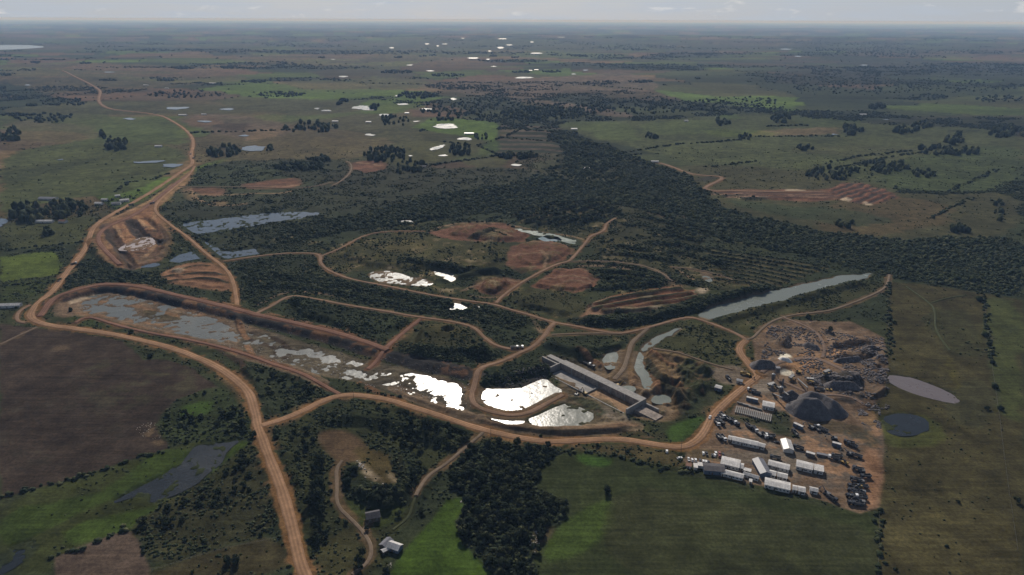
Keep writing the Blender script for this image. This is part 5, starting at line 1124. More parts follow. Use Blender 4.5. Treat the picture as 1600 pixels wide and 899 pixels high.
vehicle('truckd', 1211,717.5,160,'dark truck above the uppermost row of stacked white roofs','truck'); vehicle('truckw', 1203,683,170,'pale truck left beyond the tall white gabled building','truck')
vehicle('trucky', 1163,586,150,'dump truck beside the road junction below the quarry','truck'); vehicle('digger', 1170,588,-60,'excavator at the road junction below the quarry','excavator'); vehicle('truckd', 1138,592,100,'dark truck on the gravel pad left of the small bright cabin','truck')
vehicle('truckw', 1174,612,150,'pale truck first behind the long dark sided container','truck'); vehicle('truckd', 1181,616,150,'dark truck second behind the long dark sided container','truck')
vehicle('digger', 1247,583,160,'excavator near the lower white heap in the quarry','excavator'); vehicle('loader', 1294,611,160,'loader on the quarry road behind the gravel heaps','wheel loader'); vehicle('truckd', 1279,610,160,'dark truck left of the loader behind the gravel heaps','truck')
vehicle('digd', 901,616,60,'dark excavator left of a pair on the shore by the spillway','excavator'); vehicle('digger', 914,615,120,'yellow excavator right of a pair on the shore by the spillway','excavator')
vehicle('truckw', 918,566,-40,'white truck behind the spillway near its upper end','truck'); vehicle('truckd', 924,570,-40,'dark truck behind the spillway near its upper end','truck'); vehicle('digger', 967,600,20,'yellow excavator behind the middle of the spillway','excavator')
vehicle('truckd', 804,545,10,'dark truck left of a pair parked at the top of the shrub mound road','truck'); vehicle('truckw', 812,545,10,'white truck right of a pair parked at the top of the shrub mound road','truck')
for (u, v, k_, th, lab) in [(298,242,'truckd',100,'dark truck farther up the northern main road above the fork'),(302,248,'truckw',100,'white truck nearer the fork on the northern main road'),(238,319,'truckd',50,'dark truck on the red cut west of the lagoon'),(205,321,'truckd',40,'dark truck left of the red cut by the main road'),(116,414,'truckw',60,'white truck on the main road beside the small green paddock'),(92,441,'card',60,'dark car on the main road above the hairpin')]:
    vehicle(k_, u, v, th, lab, 'truck' if 'truck' in k_ else 'car')
# ------------------------------------------------------------------ quarry plant
def heap(l, h, label, slope=.92, m=MGRAV, name='gravel_heap', group=None, res=1.0):
    seg = pts(l, h*.9); R_ = h/slope + 2; lo = seg.min(0)-R_; hi = seg.max(0)+R_
    nx = int((hi[0]-lo[0])/res)+2; ny = int((hi[1]-lo[1])/res)+2
    X, Y = np.meshgrid(np.linspace(lo[0], hi[0], nx), np.linspace(lo[1], hi[1], ny))
    d, _, _ = pdist(seg, X + (fbm(X/5, Y/5, 7, 3)-.5)*2.5, Y + (fbm(X/5, Y/5, 8, 3)-.5)*2.5)
    g = samp(Z, X.ravel(), Y.ravel()).reshape(X.shape); c = seg.mean(0); g0 = hz(*c)
    z = np.minimum(h - d*slope, h*.93) + g0; z = np.maximum(z, g-.5)
    Vv = np.stack([X-c[0], Y-c[1], z-g0], -1).reshape(-1, 3); i2, j2 = np.meshgrid(np.arange(ny-1), np.arange(nx-1), indexing='ij'); q = (i2*nx+j2).ravel()
    Fc = np.stack([q, q+1, q+nx+1, q+nx], 1); keep = ((z-g) > -.45).ravel(); Fc = Fc[keep[Fc].any(1)]
    o = link(name, npmesh(name, Vv, Fc, m, False), None); o.location = (c[0], c[1], g0); return tag(o, label, 'heap', group)
heap([(1257,622),(1277,624)], 13, 'tall grey gravel heap with a flat topped shaded face, biggest of all')
heap([(1268,612),(1284,616),(1303,626)], 11, 'long grey gravel ridge behind and right of the biggest heap')
heap([(1322,636)], 8.5, 'smaller dark conical gravel heap right of the biggest heap')
heap([(1232,612),(1238,610)], 7, 'low brown gravel heap left of the biggest heap beside the conveyor', m=MROCK)
heap([(1187,566),(1204,568)], 6, 'dark rock pile by the road bend left of the white heap', m=MROCK, name='rock_heap')
heap([(1222,560),(1232,562)], 3.5, 'white lime heap in the middle of the quarry floor', m=mat('lime', (.62,.60,.57), .9, .1, speckle(1, .3, .8, 1.15)), name='lime_heap')
heap([(1225,582)], 3.2, 'small grey heap on a white patch by the crushing tower', name='gravel_heap')
heap([(1300,596),(1335,598)], 5.5, 'broad dark rubble bank behind the gravel heaps', m=MROCK, name='rock_heap')
heap([(1262,535),(1276,540)], 4.5, 'dark rubble mound in the upper quarry', m=MROCK, name='rock_heap')
heap([(1310,560),(1340,556)], 4, 'dark rubble ridge across the right of the quarry floor', m=MROCK, name='rock_heap')
x0, y0 = P(1213,591); r = empty('crushing_tower', (x0, y0, hz(x0, y0))); tag(r, 'tall dark crushing tower at the left edge of the quarry plant', 'tower')
MB().box(-1.6,-1.6,6.0,1.6,1.6,10.5,.1).build('hopper', MSTEEL, r); MB().box(-1.9,-1.9,10.504,1.9,1.9,10.8).build('roof', MROOFG, r)
for q in ((-1.4,-1.4),(1.4,-1.4),(1.4,1.4),(-1.4,1.4)): MB().cyl((*q,-.3),(*q,5.99),.16,.16,6).build('leg', MSTEEL, r)
def conveyor(A, B, hA, hB, label):
    a_ = P(*A, hA); b_ = P(*B, hB); g = hz(*a_); r = empty('conveyor', (a_[0], a_[1], g)); tag(r, label, 'conveyor')
    p = Vector((0, 0, hA)); q = Vector((b_[0]-a_[0], b_[1]-a_[1], hB)); d = (q-p); s_ = Vector((-d.y, d.x, 0)).normalized()*.6; up = Vector((0,0,.5))
    MB().hexa([p-s_, q-s_, q+s_, p+s_, p-s_+up, q-s_+up, q+s_+up, p+s_+up]).build('belt_frame', MSTEEL, r)
    for t in (.3, .6, .95):
        c = p.lerp(q, t); m = MB(); m.cyl((c.x-s_.x*1.4, c.y-s_.y*1.4, -.5), tuple(c-s_), .1, .1, 6); m.cyl((c.x+s_.x*1.4, c.y+s_.y*1.4, -.5), tuple(c+s_), .1, .1, 6); m.build('trestle', MSTEEL, r)
conveyor((1222,606),(1224,593),2,8,'steep conveyor climbing towards the quarry beside the crushing tower')
conveyor((1214,604),(1232,618),2,8,'inclined conveyor feeding the left foot of the biggest gravel heap')
conveyor((1246,592),(1262,606),1.5,6,'conveyor from the upper screening area to the biggest gravel heap')
conveyor((1208,616),(1222,622),2,6,'short conveyor behind the square white roofed building')
def silo(u, v, rr, h, label):
    x, y = P(u, v); r = empty('silo', (x, y, hz(x, y))); tag(r, label, 'silo')
    MB().cyl((0,0,3),(0,0,3+h),rr,rr,16).build('drum', MSTEEL, r); MB().cyl((0,0,3.004+h),(0,0,3.9+h),rr,.3,16).build('cap', MROOFW, r); MB().cyl((0,0,1.2),(0,0,2.996),.3,rr,16).build('cone', MSTEEL, r)
    for k in range(4): t = math.pi/4+k*math.pi/2; MB().cyl((rr*.8*math.cos(t), rr*.8*math.sin(t), -.3),(rr*.8*math.cos(t), rr*.8*math.sin(t), 3.1),.12,.12,6).build('leg', MSTEEL, r)
silo(1207,597,1.5,5,'grey silo just left below the crushing tower'); silo(1219,618,1.6,5,'grey silo between square white building and the gravel heap'); silo(1205,613,1.3,4,'small grey silo beside the square white roofed building')
def screen(u, v, th, label):
    x, y = P(u, v); r = empty('screening_machine', (x, y, hz(x, y)), math.radians(th)); tag(r, label, 'machine')
    MB().hexa([(-3,-1.3,2.2),(3,-1.3,3.2),(3,1.3,3.2),(-3,1.3,2.2),(-3,-1.5,3.8),(3,-1.5,4.8),(3,1.5,4.8),(-3,1.5,3.8)]).build('screen_box', MSTEEL, r)
    MB().box(-3.2,-1.2,1.2,3.2,1.2,1.6).build('frame', MYEL, r); MB().cyl((3,0,3.4),(6.5,0,1.2),.4,.4,6).build('chute', MSTEEL, r)
    for q in ((-2.6,-1),(2.6,-1),(-2.6,1),(2.6,1)): MB().cyl((*q,-.2),(*q,1.2),.16,.16,6).build('leg', MSTEEL, r)
screen(1290,590,20,'screening machine with pale frames on top of the dark rubble bank'); screen(1265,597,-30,'screening machine near the tall mast in the quarry'); screen(1204,606,15,'screening machine below the crushing tower'); screen(1236,594,40,'screening machine right of the crushing tower')
# concrete beams: individuals laid side by side
bA = np.array([1150.0, 634.5]); bB = np.array([1204.0, 655.0])
p0 = np.array(P(1150,636)); p1 = np.array(P(1146,650)); bdir = (p1-p0)/np.linalg.norm(p1-p0); th = math.atan2(bdir[1], bdir[0])
bm = MB(); Lb = 11.0
bm.box(-Lb/2,-.30,0,Lb/2,.30,.25).box(-Lb/2,-.14,.254,Lb/2,.14,.95).box(-Lb/2,-.45,.954,Lb/2,.45,1.2); bme = bm.mesh('concrete_beam', MCONC)
nb_ = 19
for k in range(nb_):
    t = k/(nb_-1); c = np.array(P(1150+54*t, 641+14*t)); o = link('concrete_beam', bme, None, None, (c[0], c[1], hz(*c)+.02), th+random.uniform(-.015,.015))
    lab = 'precast concrete beam in the middle of the long row beside the haul road'
    if k == 0: lab = 'precast concrete beam at the left end of the long row'
    if k == nb_-1: lab = 'precast concrete beam at the right end of the long row'
    tag(o, lab, 'beam', 'precast concrete beams in a row')
for k in range(3):
    c = np.array(P(1162+9*k, 633+3.2*k)); o = link('concrete_beam', bme, None, None, (c[0], c[1], hz(*c)+.02), th+math.pi/2-.1)
    tag(o, 'dark concrete beam lying crosswise behind the long row', 'beam', 'crosswise beams behind the row')
def pole(u, v, h, label, arm=True):
    x, y = P(u, v); r = empty('utility_pole', (x, y, hz(x, y))); tag(r, label, 'pole')
    MB().cyl((0,0,-.5),(0,0,h),.17,.11,8).build('post', MWOOD, r)
    if arm: MB().box(-1.1,-.18,h-.9,1.1,-.12,h-.75).build('crossarm', MWOOD, r)
pole(1064,704,9,'wooden utility pole at the haul road bend above the camp'); pole(767,684,9,'wooden utility pole by the farm track junction on the haul road'); pole(553,626,9,'wooden utility pole at the haul road near the small fork'); pole(1261,611,15,'tall thin mast in the quarry behind the gravel heaps', False)
pole(1565,672,8,'thin pole in the right rough pasture by the fence')
def fence(l, label):
    p = chaikin(pts(l), 1, False); p = resample(p, lambda a: 6.0); r = empty('wire_fence', (p[0][0], p[0][1], hz(*p[0]))); tag(r, label, 'fence')
    m = MB(); w = MB(); zz = samp(Z, p[:, 0], p[:, 1]); o = np.array([p[0][0], p[0][1], hz(*p[0])]); q = np.column_stack([p, zz]) - o
    for i, a_ in enumerate(q):
        m.cyl((a_[0], a_[1], a_[2]-.2), (a_[0], a_[1], a_[2]+1.4), .09, .08, 5)
        if i:
            for hh in (.5, .9, 1.3): w.cyl((q[i-1][0], q[i-1][1], q[i-1][2]+hh), (a_[0], a_[1], a_[2]+hh), .02, .02, 3)
    m.build('post_row', MWOOD, r); w.build('wire', MSTEEL, r)
fence([(1374,803),(1374,850),(1371,905)], 'wire fence between the dark green crop field and right pasture')
fence([(1386,440),(1388,500),(1388,560)], 'wire fence running up from the quarry edge to the forest')
fence([(1536,460),(1548,560),(1560,640),(1572,740),(1590,860)], 'long wire fence down the right pasture')
fence([(238,893),(330,862),(450,838)], 'wire fence across the lower left scrub to the dirt road')
# ------------------------------------------------------------------ vegetation
def ico(sub_=1):
    t = (1+5**.5)/2; v = [(-1,t,0),(1,t,0),(-1,-t,0),(1,-t,0),(0,-1,t),(0,1,t),(0,-1,-t),(0,1,-t),(t,0,-1),(t,0,1),(-t,0,-1),(-t,0,1)]
    f = [(0,11,5),(0,5,1),(0,1,7),(0,7,10),(0,10,11),(1,5,9),(5,11,4),(11,10,2),(10,7,6),(7,1,8),(3,9,4),(3,4,2),(3,2,6),(3,6,8),(3,8,9),(4,9,5),(2,4,11),(6,2,10),(8,6,7),(9,8,1)]
    v = [np.array(a)/np.linalg.norm(a) for a in v]
    for _ in range(sub_):
        nf = []; cache = {}
        def md(a, b):
            k = (min(a, b), max(a, b))
            if k not in cache: m = v[a]+v[b]; v.append(m/np.linalg.norm(m)); cache[k] = len(v)-1
            return cache[k]
        for a, b, c in f: ab, bc, ca = md(a, b), md(b, c), md(c, a); nf += [(a,ab,ca),(b,bc,ab),(c,ca,bc),(ab,bc,ca)]
        f = nf
    return np.array(v), np.array(f)
I0, F0 = ico(0); I1, F1 = ico(1); I2, F2 = ico(2)
def lumpy(seed, V0, amp=.38, zs=.8):
    r = np.random.default_rng(seed); V_ = V0.copy(); c = r.normal(size=(7, 3)); c /= np.linalg.norm(c, axis=1)[:, None]
    k = np.max(V0 @ c.T, axis=1); V_ *= (1 - amp + amp*sstep(.3, .95, k))[:, None]; V_ *= (1 + .16*r.normal(size=len(V_)))[:, None]
    V_[:, 2] = V_[:, 2]*zs + .45; return V_
def crown_mesh(seed, n=420, leaf=.10, tall=1.0):
    """unit crown (radius 1, centre about z=1): lobes carrying many leaf clumps, with gaps between"""
    r = np.random.default_rng(seed); nl = 9
    lc = r.normal(size=(nl, 3)); lc /= np.linalg.norm(lc, axis=1)[:, None]; lc *= r.uniform(.35, .66, size=(nl, 1)); lc[:, 2] = lc[:, 2]*.80*tall + .74*tall
    lr = r.uniform(.28, .46, nl); Vs = []; Fs = []; nv_ = 0; tint = []
    for i in range(nl):
        w = lumpy(seed*31+i, I1, .3, .9)*lr[i]*.86 + lc[i]; w[:, 2] -= .45*lr[i]*.86; Vs.append(w); Fs.append(F1 + nv_); nv_ += len(w); tint += [r.uniform(0, .12)]*len(w)
    k = r.integers(0, nl, n); d = r.normal(size=(n, 3)); d /= np.linalg.norm(d, axis=1)[:, None]; d[:, 2] = np.abs(d[:, 2])*.8 + d[:, 2]*.2
    c = lc[k] + d*lr[k][:, None]*r.uniform(.8, 1.18, size=(n, 1))
    for j in range(n):
        a = d[j] + r.normal(size=3)*.6; a /= np.linalg.norm(a); b = np.cross(a, r.normal(size=3)); b /= np.linalg.norm(b); e = np.cross(a, b); s_ = leaf*r.uniform(.6, 1.5)
        q = np.array([c[j]-b*s_, c[j]+e*s_*.8, c[j]+b*s_+a*s_*.3, c[j]-e*s_*.8]); Vs.append(q); Fs.append(np.array([[0,1,2],[0,2,3]]) + nv_); nv_ += 4; tint += [r.uniform(0, .3)]*4
    me = npmesh('crown', np.vstack(Vs), np.vstack(Fs), MF); at = me.attributes.new('tint', 'FLOAT', 'POINT'); at.data.foreach_set('value', np.array(tint, np.float32)); return me
def trunk_mesh(seed, tall=1.0):
    r = random.Random(seed); m = MB(); m.cyl((0,0,-.12),(.02,.01,.62*tall),.07,.045,7)
    for k in range(4):
        t = k*math.pi/2 + r.uniform(-.5,.5); m.cyl((.01,0,(.4+.05*k)*tall),(.38*math.cos(t),.38*math.sin(t),(.85+r.uniform(0,.25))*tall),.035,.012,5)
    return m.mesh('trunk', MBARK)
CR = [crown_mesh(100+i, 800, .072) for i in range(6)]; TR = [trunk_mesh(i) for i in range(3)]
CRT = [crown_mesh(200+i, 800, .075, 1.5) for i in range(3)]; TRT = [trunk_mesh(9+i, 1.5) for i in range(2)]
BU = [crown_mesh(300+i, 200, .13) for i in range(4)]
for b_ in BU:
    n = len(b_.vertices); co = np.empty(n*3, np.float32); b_.vertices.foreach_get('co', co); co = co.reshape(-1, 3); co[:, 2] = np.maximum((co[:, 2]-.22)*.9, -.15); b_.vertices.foreach_set('co', co.ravel()); b_.name = 'shrub'
trees = []      # (x, y, radius, height factor, label, group)
def scatter_poly(l, spacing, rlo, rhi, hf, label, group, prob=1.0, seed=0, respect=True):
    poly = pts(l); r = np.random.default_rng(seed+5); prob = prob*.93; lo, hi = poly.min(0), poly.max(0)
    nx = int((hi[0]-lo[0])/spacing)+1; ny = int((hi[1]-lo[1])/spacing)+1
    X, Y = np.meshgrid(lo[0]+np.arange(nx)*spacing, lo[1]+np.arange(ny)*spacing); X = (X + r.uniform(-.5,.5,X.shape)*spacing).ravel(); Y = (Y + r.uniform(-.5,.5,Y.shape)*spacing).ravel()
    ok = (sdf(poly, X, Y) > 0) & (r.random(X.shape) < prob)
    if respect: ok &= samp(BARE, X, Y) < .35
    for x, y in zip(X[ok], Y[ok]): trees.append((x, y, r.uniform(rlo, rhi)*(1 if r.random() > .15 else 1.25), hf, label, group))
def grove(u, v, n, du, dv, rlo, rhi, label, hf=1.2, seed=None):
    r = random.Random(int(u*7+v) if seed is None else seed)
    n2 = int(n*1.5)
    for k in range(n2):
        t = r.uniform(0, 2*math.pi); q = math.sqrt(r.random()); x, y = P(u+du*q*math.cos(t), v+dv*q*math.sin(t)); trees.append((x, y, r.uniform(rlo*.6, rhi*.85), hf, label, label.replace('tree ', 'trees ', 1) if n > 1 else None))
def one(u, v, r_, label, hf=1.0): x, y = P(u, v); trees.append((x, y, r_, hf, label, None))
scatter_poly(WOOD, 6.2, 2.6, 4.2, 1.0, 'grey green tree in the wood between the green strip and the crop field', 'trees of the foreground wood', .9, 1)
scatter_poly([(487,700),(512,720),(522,800),(510,850),(492,865),(482,800)], 6.5, 2.8, 4.2, 1.6, 'tall dark tree in the belt right of the main dirt road', 'trees of the belt beside the main dirt road', .9, 2)
scatter_poly([(590,640),(700,672),(735,690),(700,716),(650,704),(600,680)], 7, 2.4, 3.8, 1.0, 'dark tree in the thicket between haul road and farm track', 'trees of the thicket below the haul road', .6, 3)
scatter_poly([(536,735),(556,735),(560,760),(640,778),(650,730),(662,735),(655,775),(600,795),(560,785),(534,760)], 6, 2.0, 3.4, 1.0, 'dark tree on the rim of the old round quarry pit', 'trees on the rim of the round pit', .75, 4)
scatter_poly([(430,680),(500,655),(560,640),(520,662),(495,690),(470,740),(445,740)], 8, 2.0, 3.4, 1.0, 'dark tree in the scrub above the round pit', 'trees in the scrub above the round pit', .45, 5)
scatter_poly([(240,792),(300,765),(345,740),(385,705),(402,720),(400,770),(330,800),(260,830),(200,838)], 7, 2.0, 3.6, .9, 'dark tree in the scrub along the dark creek', 'trees along the dark creek', .55, 6)
scatter_poly([(255,650),(330,620),(385,640),(400,685),(330,688),(270,688)], 8, 2.2, 3.8, .9, 'dark tree between the brown field and the main road', 'trees between brown field and main road', .45, 7)
scatter_poly([(400,575),(500,612),(440,648),(412,650)], 8, 1.8, 3.0, .9, 'dark tree in the triangle between the two dirt roads', 'trees of the triangle between roads', .5, 8)
scatter_poly([(150,630),(240,640)],1,1,1,1,'','',0) if False else None
one(948,770,3.6,'lone round dark tree standing in the dark green crop field'); one(727,833,4.2,'dark round tree at the edge of the green strip by the stone line')
for q in ((560,880),(566,868),(563,892)): one(*q,2.6,'narrow dark tree of three beside the end of the farm track',1.6); trees[-1] = trees[-1][:5] + ('narrow trees at the farm track end',)
one(604,893,3.4,'round dark tree in front of the farmhouse at the bottom edge'); one(545,752,3.6,'dark tree standing alone beside the farm track inside the round pit',1.4)
one(573,829,2.0,'small dark tree by the track below the barn'); one(622,806,2.8,'dark tree above right of the dark roofed barn'); one(660,800,2.8,'dark tree right of the grassy wheel track')
one(355,880,3.6,'left one of a pair of dark trees in the olive paddock at the bottom',1.1); one(369,880,3.8,'right one of a pair of dark trees in the olive paddock at the bottom',1.1)
one(110,486,2.8,'lone dark tree on the red embankment corner'); one(235,558,4.0,'dark tree clump on the upper edge of the brown field',.7); one(205,520,2.4,'small dark tree on the strip between mudflat and road')
one(124,745,2.0,'small dark tree on the lower edge of the brown field'); one(1588,785,2.6,'small dark tree on the fence at the right edge'); one(1297,519,3.4,'dark tree inside the upper quarry'); one(1262,498,3,'yellow green tree beside the track above the quarry')
for (u, v, r_) in [(1538,525,3.5),(1545,540,4),(1548,552,3.5),(1550,568,3),(1553,605,3),(1541,640,3),(1563,640,2.6),(1530,470,4),(1390,500,3),(1397,505,2.6)]: one(u, v, r_, 'dark tree along the fence line in the right pasture', .8); trees[-1] = trees[-1][:5] + ('trees along the right fence line',)
grove(183,229,16,17,8,6,9,'dark tree of the grove left of the upper main road', 1.3); grove(163,213,7,12,5,5,7,'dark tree of the smaller grove above the upper main road grove'); grove(350,239,22,26,9,5.5,8,'dark tree of the grove right of the upper road fork',1.3)
grove(420,233,4,7,3,4,6,'dark tree right of the blue pond'); grove(45,335,28,28,16,4.5,7,'dark tree of the grove at the far left barns',1.3); grove(105,330,30,34,12,4.5,7,'dark tree of the grove around the rusty cottage',1.3); grove(15,212,14,18,11,6,9,'dark tree of the grove at the left edge'); grove(75,365,6,12,6,3,5,'dark tree in the paddock below the left barns')
grove(718,236,14,19,8,5,7.5,'dark tree of the grove below the bright pasture',1.3); grove(600,243,34,32,12,5,8,'dark tree of the grove above the river forest',1.2); grove(640,262,16,22,14,4,7,'dark tree trailing down from the grove above the river forest'); grove(535,162,7,10,5,7,10,'dark tree left of the shining farm pond',1.3)
grove(585,168,9,9,4,7,9,'dark tree right of the shining farm pond',1.3); grove(650,150,26,30,5,8,11,'dark tree in the belt above the bright pasture',1.2); grove(485,200,30,45,8,5,8,'dark tree in the row on the central plain',1.2); grove(617,190,14,22,9,6,8,'dark tree left of the bright pasture')
grove(690,187,8,20,2,4,6,'dark tree on the upper edge of the bright pasture'); grove(752,215,8,10,4,4,6,'dark tree at the barn in the bright pasture'); grove(1130,192,10,14,5,6,9,'dark tree on the green field right of centre'); grove(1220,186,14,14,8,7,10,'dark tree of the grove by the bright green patch')
grove(1163,215,9,12,4,5,7,'dark tree below the tan field'); grove(1020,214,6,12,3,5,7,'dark tree in the pale green meadow'); grove(1330,205,20,16,7,6,9,'dark tree left of the upper right grove'); grove(1415,205,16,22,6,6,9,'dark tree in the middle of the upper right slope'); grove(1490,218,16,16,9,6,9,'round dark tree of the upper right slope')
grove(1575,207,30,32,10,7,10,'dark tree of the grove on the right edge slope'); grove(1440,197,12,16,5,6,8,'dark tree near the upper right house'); grove(1480,237,34,55,7,5,8,'dark tree of the belt across the right slope'); grove(1380,262,30,40,10,4,7,'dark tree above the red terraced borrow pit'); grove(1300,272,30,45,10,4,7,'dark tree left above the red terraced borrow pit')
grove(1445,272,14,20,6,4,6,'dark tree right above the red terraced borrow pit'); grove(1320,352,7,14,6,3.5,5,'dark tree in the meadow in front of the right forest'); grove(1500,360,10,14,6,4,6,'dark tree at the upper edge of the right forest'); grove(1560,330,10,7,16,3,5,'dark tree in the gully on the right slope')
grove(1255,233,8,16,3,5,7,'dark tree on the middle right green slope'); grove(1370,168,14,12,4,9,12,'far dark tree by the remote right house')
for (u, v, n, du) in [(138,77,5,6),(295,78,5,6),(55,98,10,8),(133,99,10,9),(285,107,18,18),(360,106,18,18),(10,118,8,8),(3,138,8,6),(260,126,16,14),(310,130,5,5),(170,126,10,14),(30,154,14,18),(50,165,8,8),(440,148,30,40),(395,128,20,22),(290,148,30,60),
    (503,90,5,5),(622,90,6,6),(660,88,6,7),(677,87,6,6),(620,113,24,26),(752,73,8,10),(770,88,6,6),(805,90,6,6),(700,118,16,26),(815,113,14,16),(862,112,12,16),(905,87,14,14),(920,58,8,8),(950,59,7,7),(1095,85,14,18),(1000,78,10,14),(985,77,10,16),
    (1215,55,5,5),(1245,54,5,4),(1340,74,20,50),(1400,75,16,30),(1510,60,4,4),(1470,60,14,22),(1455,62,10,14),(1000,128,20,20),(1090,123,8,5),(940,130,22,30),(760,170,60,110),(850,178,60,70),(900,170,40,60),(1000,166,60,90),(1150,164,50,80),(1350,137,50,110),(1500,135,40,90),(900,225,40,20),
    (1450,152,14,30),(1560,155,20,40),(100,160,24,40),(70,185,20,50),(20,180,10,20),(1190,60,8,14),(500,250,10,20),(470,262,20,40),(810,245,14,30)]:
    grove(u, v, int(n*2.4), du, max(1.0, du*.10*(1 if v < 150 else 1.5)), 5 if v < 120 else 4.2, 9.5 if v < 120 else 7.5, 'far dark tree of the scattered clumps on the plain', 1.0)
fr = scatter_poly
TA = np.array([(t[0], t[1], t[2]) for t in trees]); app = TA[:, 2]/np.hypot(TA[:, 0], TA[:, 1])
order = np.argsort(-app); chosen = set(order[:300].tolist()); rest = []
tz = samp(Z, TA[:, 0], TA[:, 1])
for i, (x, y, r_, hf, lab, grp) in enumerate(trees):
    if i in chosen:
        tall = hf > 1.25; k_ = random.randrange(6)
        r = empty('tree', (x, y, tz[i]-.1), random.uniform(0, 6.28)); sc = r_*random.uniform(.9, 1.1)
        r.scale = (sc, sc, sc*(1.0 if not tall else hf/1.4)*random.uniform(.85, 1.12)*(hf if not tall else 1)); tag(r, lab, 'tree', grp)
        link('crown', CRT[k_ % 3] if tall else CR[k_], None, r); link('trunk', TRT[k_ % 2] if tall else TR[k_ % 3], None, r)
    else: rest.append((x, y, r_, hf, tz[i]))
def batch(name, X, Y, Zz, Rr, Hf, V0s, F0_, m, seed=0, smooth=True):
    r = np.random.default_rng(seed); n = len(X); nv_ = len(V0s[0]); k = r.integers(0, len(V0s), n); B = np.stack(V0s)[k]
    t = r.uniform(0, 6.28, n); c, s_ = np.cos(t), np.sin(t)
    x = B[..., 0]*c[:, None] - B[..., 1]*s_[:, None]; y = B[..., 0]*s_[:, None] + B[..., 1]*c[:, None]; z = B[..., 2]
    j = r.uniform(.8, 1.2, (n, 2))
    Vv = np.stack([x*Rr[:, None]*j[:, :1] + X[:, None], y*Rr[:, None]*j[:, 1:] + Y[:, None], z*Rr[:, None]*Hf[:, None] + Zz[:, None]], -1).reshape(-1, 3)
    Fc = (F0_[None] + (np.arange(n)*nv_)[:, None, None]).reshape(-1, 3)
    me = npmesh(name, Vv, Fc, m, smooth); at = me.attributes.new('tint', 'FLOAT', 'POINT'); at.data.foreach_set('value', np.repeat(r.uniform(0, .97, n), nv_).astype(np.float32)); return me
L1 = [lumpy(900+i, I1) for i in range(10)]; L0 = [lumpy(950+i, I0, .2) for i in range(6)]; L2 = [lumpy(980+i, I2, .42) for i in range(8)]
RA = np.array(rest); far_ = np.hypot(RA[:, 0], RA[:, 1]) > 2600
tag(link('scattered_trees', batch('scattered_trees', RA[~far_, 0], RA[~far_, 1], RA[~far_, 4], RA[~far_, 2], RA[~far_, 3]*1.5, L1, F1, MF, 1), None), 'scattered dark trees on the middle ground beyond the works', 'trees', None, 'stuff')
tag(link('distant_trees', batch('distant_trees', RA[far_, 0], RA[far_, 1], RA[far_, 4], RA[far_, 2], RA[far_, 3]*1.1, L0, F0, MFF, 2), None), 'hazy dark tree clumps far out on the plain', 'trees', None, 'stuff')
# river forest
def fill_mask(lst, spacing, seed):
    poly = chaikin(pts(lst), 1); r = np.random.default_rng(seed); lo, hi = poly.min(0), poly.max(0); nx = int((hi[0]-lo[0])/spacing)+1; ny = int((hi[1]-lo[1])/spacing)+1
    X, Y = np.meshgrid(lo[0]+np.arange(nx)*spacing, lo[1]+np.arange(ny)*spacing); X = (X + r.uniform(-.5,.5,X.shape)*spacing).ravel(); Y = (Y + r.uniform(-.5,.5,Y.shape)*spacing).ravel()
    wx = (fbm(X/40, Y/40, 61, 3)-.5)*60; ok = sdf(poly, X+wx, Y+wx*.6) > 0; ok &= samp(BARE, X, Y) < .3; ok &= Y > 195
    return X[ok], Y[ok], r
X, Y, r = fill_mask(FOREST, 4.0, 21); dn = fbm(X/38, Y/38, 66, 4); ok = (dn > .50) | (r.random(len(X)) < .16); X, Y = X[ok], Y[ok]
Rr = (1.2 + 2.4*r.random(len(X))**2.5)*(.6+.9*fbm(X/60, Y/60, 67, 3))*np.clip(Y/1100, 1, 1.5); 
hf_ = r.uniform(.7, 1.45, len(X)); nn_ = Y < 1050
wv = [batch('woodland', X[k], Y[k], samp(Z, X[k], Y[k])-.3, Rr[k], hf_[k], LL, FF, MF, 3) for k, LL, FF in ((nn_, L1, F1), (~nn_, L0, F0))]
tag(link('woodland', wv[0], None), 'nearer part of the dense dark river forest beyond the long canal', 'forest', None, 'stuff')
tag(link('woodland', wv[1], None), 'farther part of the dark river forest winding across the middle of the view', 'forest', None, 'stuff')
# scrub over the works and pastures, denser where the land is scrubby
r = np.random.default_rng(77); nS = 620000
q = r.uniform(1/1750, 1/300, nS); yy = 1/q; xx = yy*r.uniform(-.86, .86, nS)
den = samp(VEG, xx, yy); bare = samp(BARE, xx, yy); cl_ = fbm(xx/22, yy/22, 88, 4)
w = den*sstep(.36, .58, cl_)*1.3 + den**3*.6
area = np.clip(yy/620, .25, 2.2)**3          # keep density per square metre about even
ok = (r.random(nS) < w*area*.42) & (bare < .3); xx, yy, den = xx[ok], yy[ok], den[ok]
rr = r.uniform(.55, 1.35, len(xx))*(.75 + .65*den)*(1 + (r.random(len(xx)) < .05)*1.0); rr *= np.clip(yy/800, .85, 1.5)
zz = samp(Z, xx, yy)
ap = np.argsort(-rr/yy)[:300]; sel = np.zeros(len(xx), bool); sel[ap] = True
for i in ap:
    o = link('shrub', BU[i % 4], None, None, (xx[i], yy[i], zz[i]-.05), r.uniform(0, 6.28)); s_ = rr[i]; o.scale = (s_, s_, s_*.95)
    u_ = xx[i]/yy[i]; reg = 'left of the main dirt road' if u_ < -.38 else ('around the round pit and farm tracks' if u_ < -.02 else ('along the wood and the crop field' if u_ < .3 else 'on the right pasture'))
    tag(o, 'low dark shrub of the foreground scrub ' + reg, 'shrub', 'foreground shrubs ' + reg)
print('scrub', len(xx), 'trees', len(trees), 'forest', len(X))
nr_ = ~sel & (yy < 800); fr_ = ~sel & (yy >= 800)
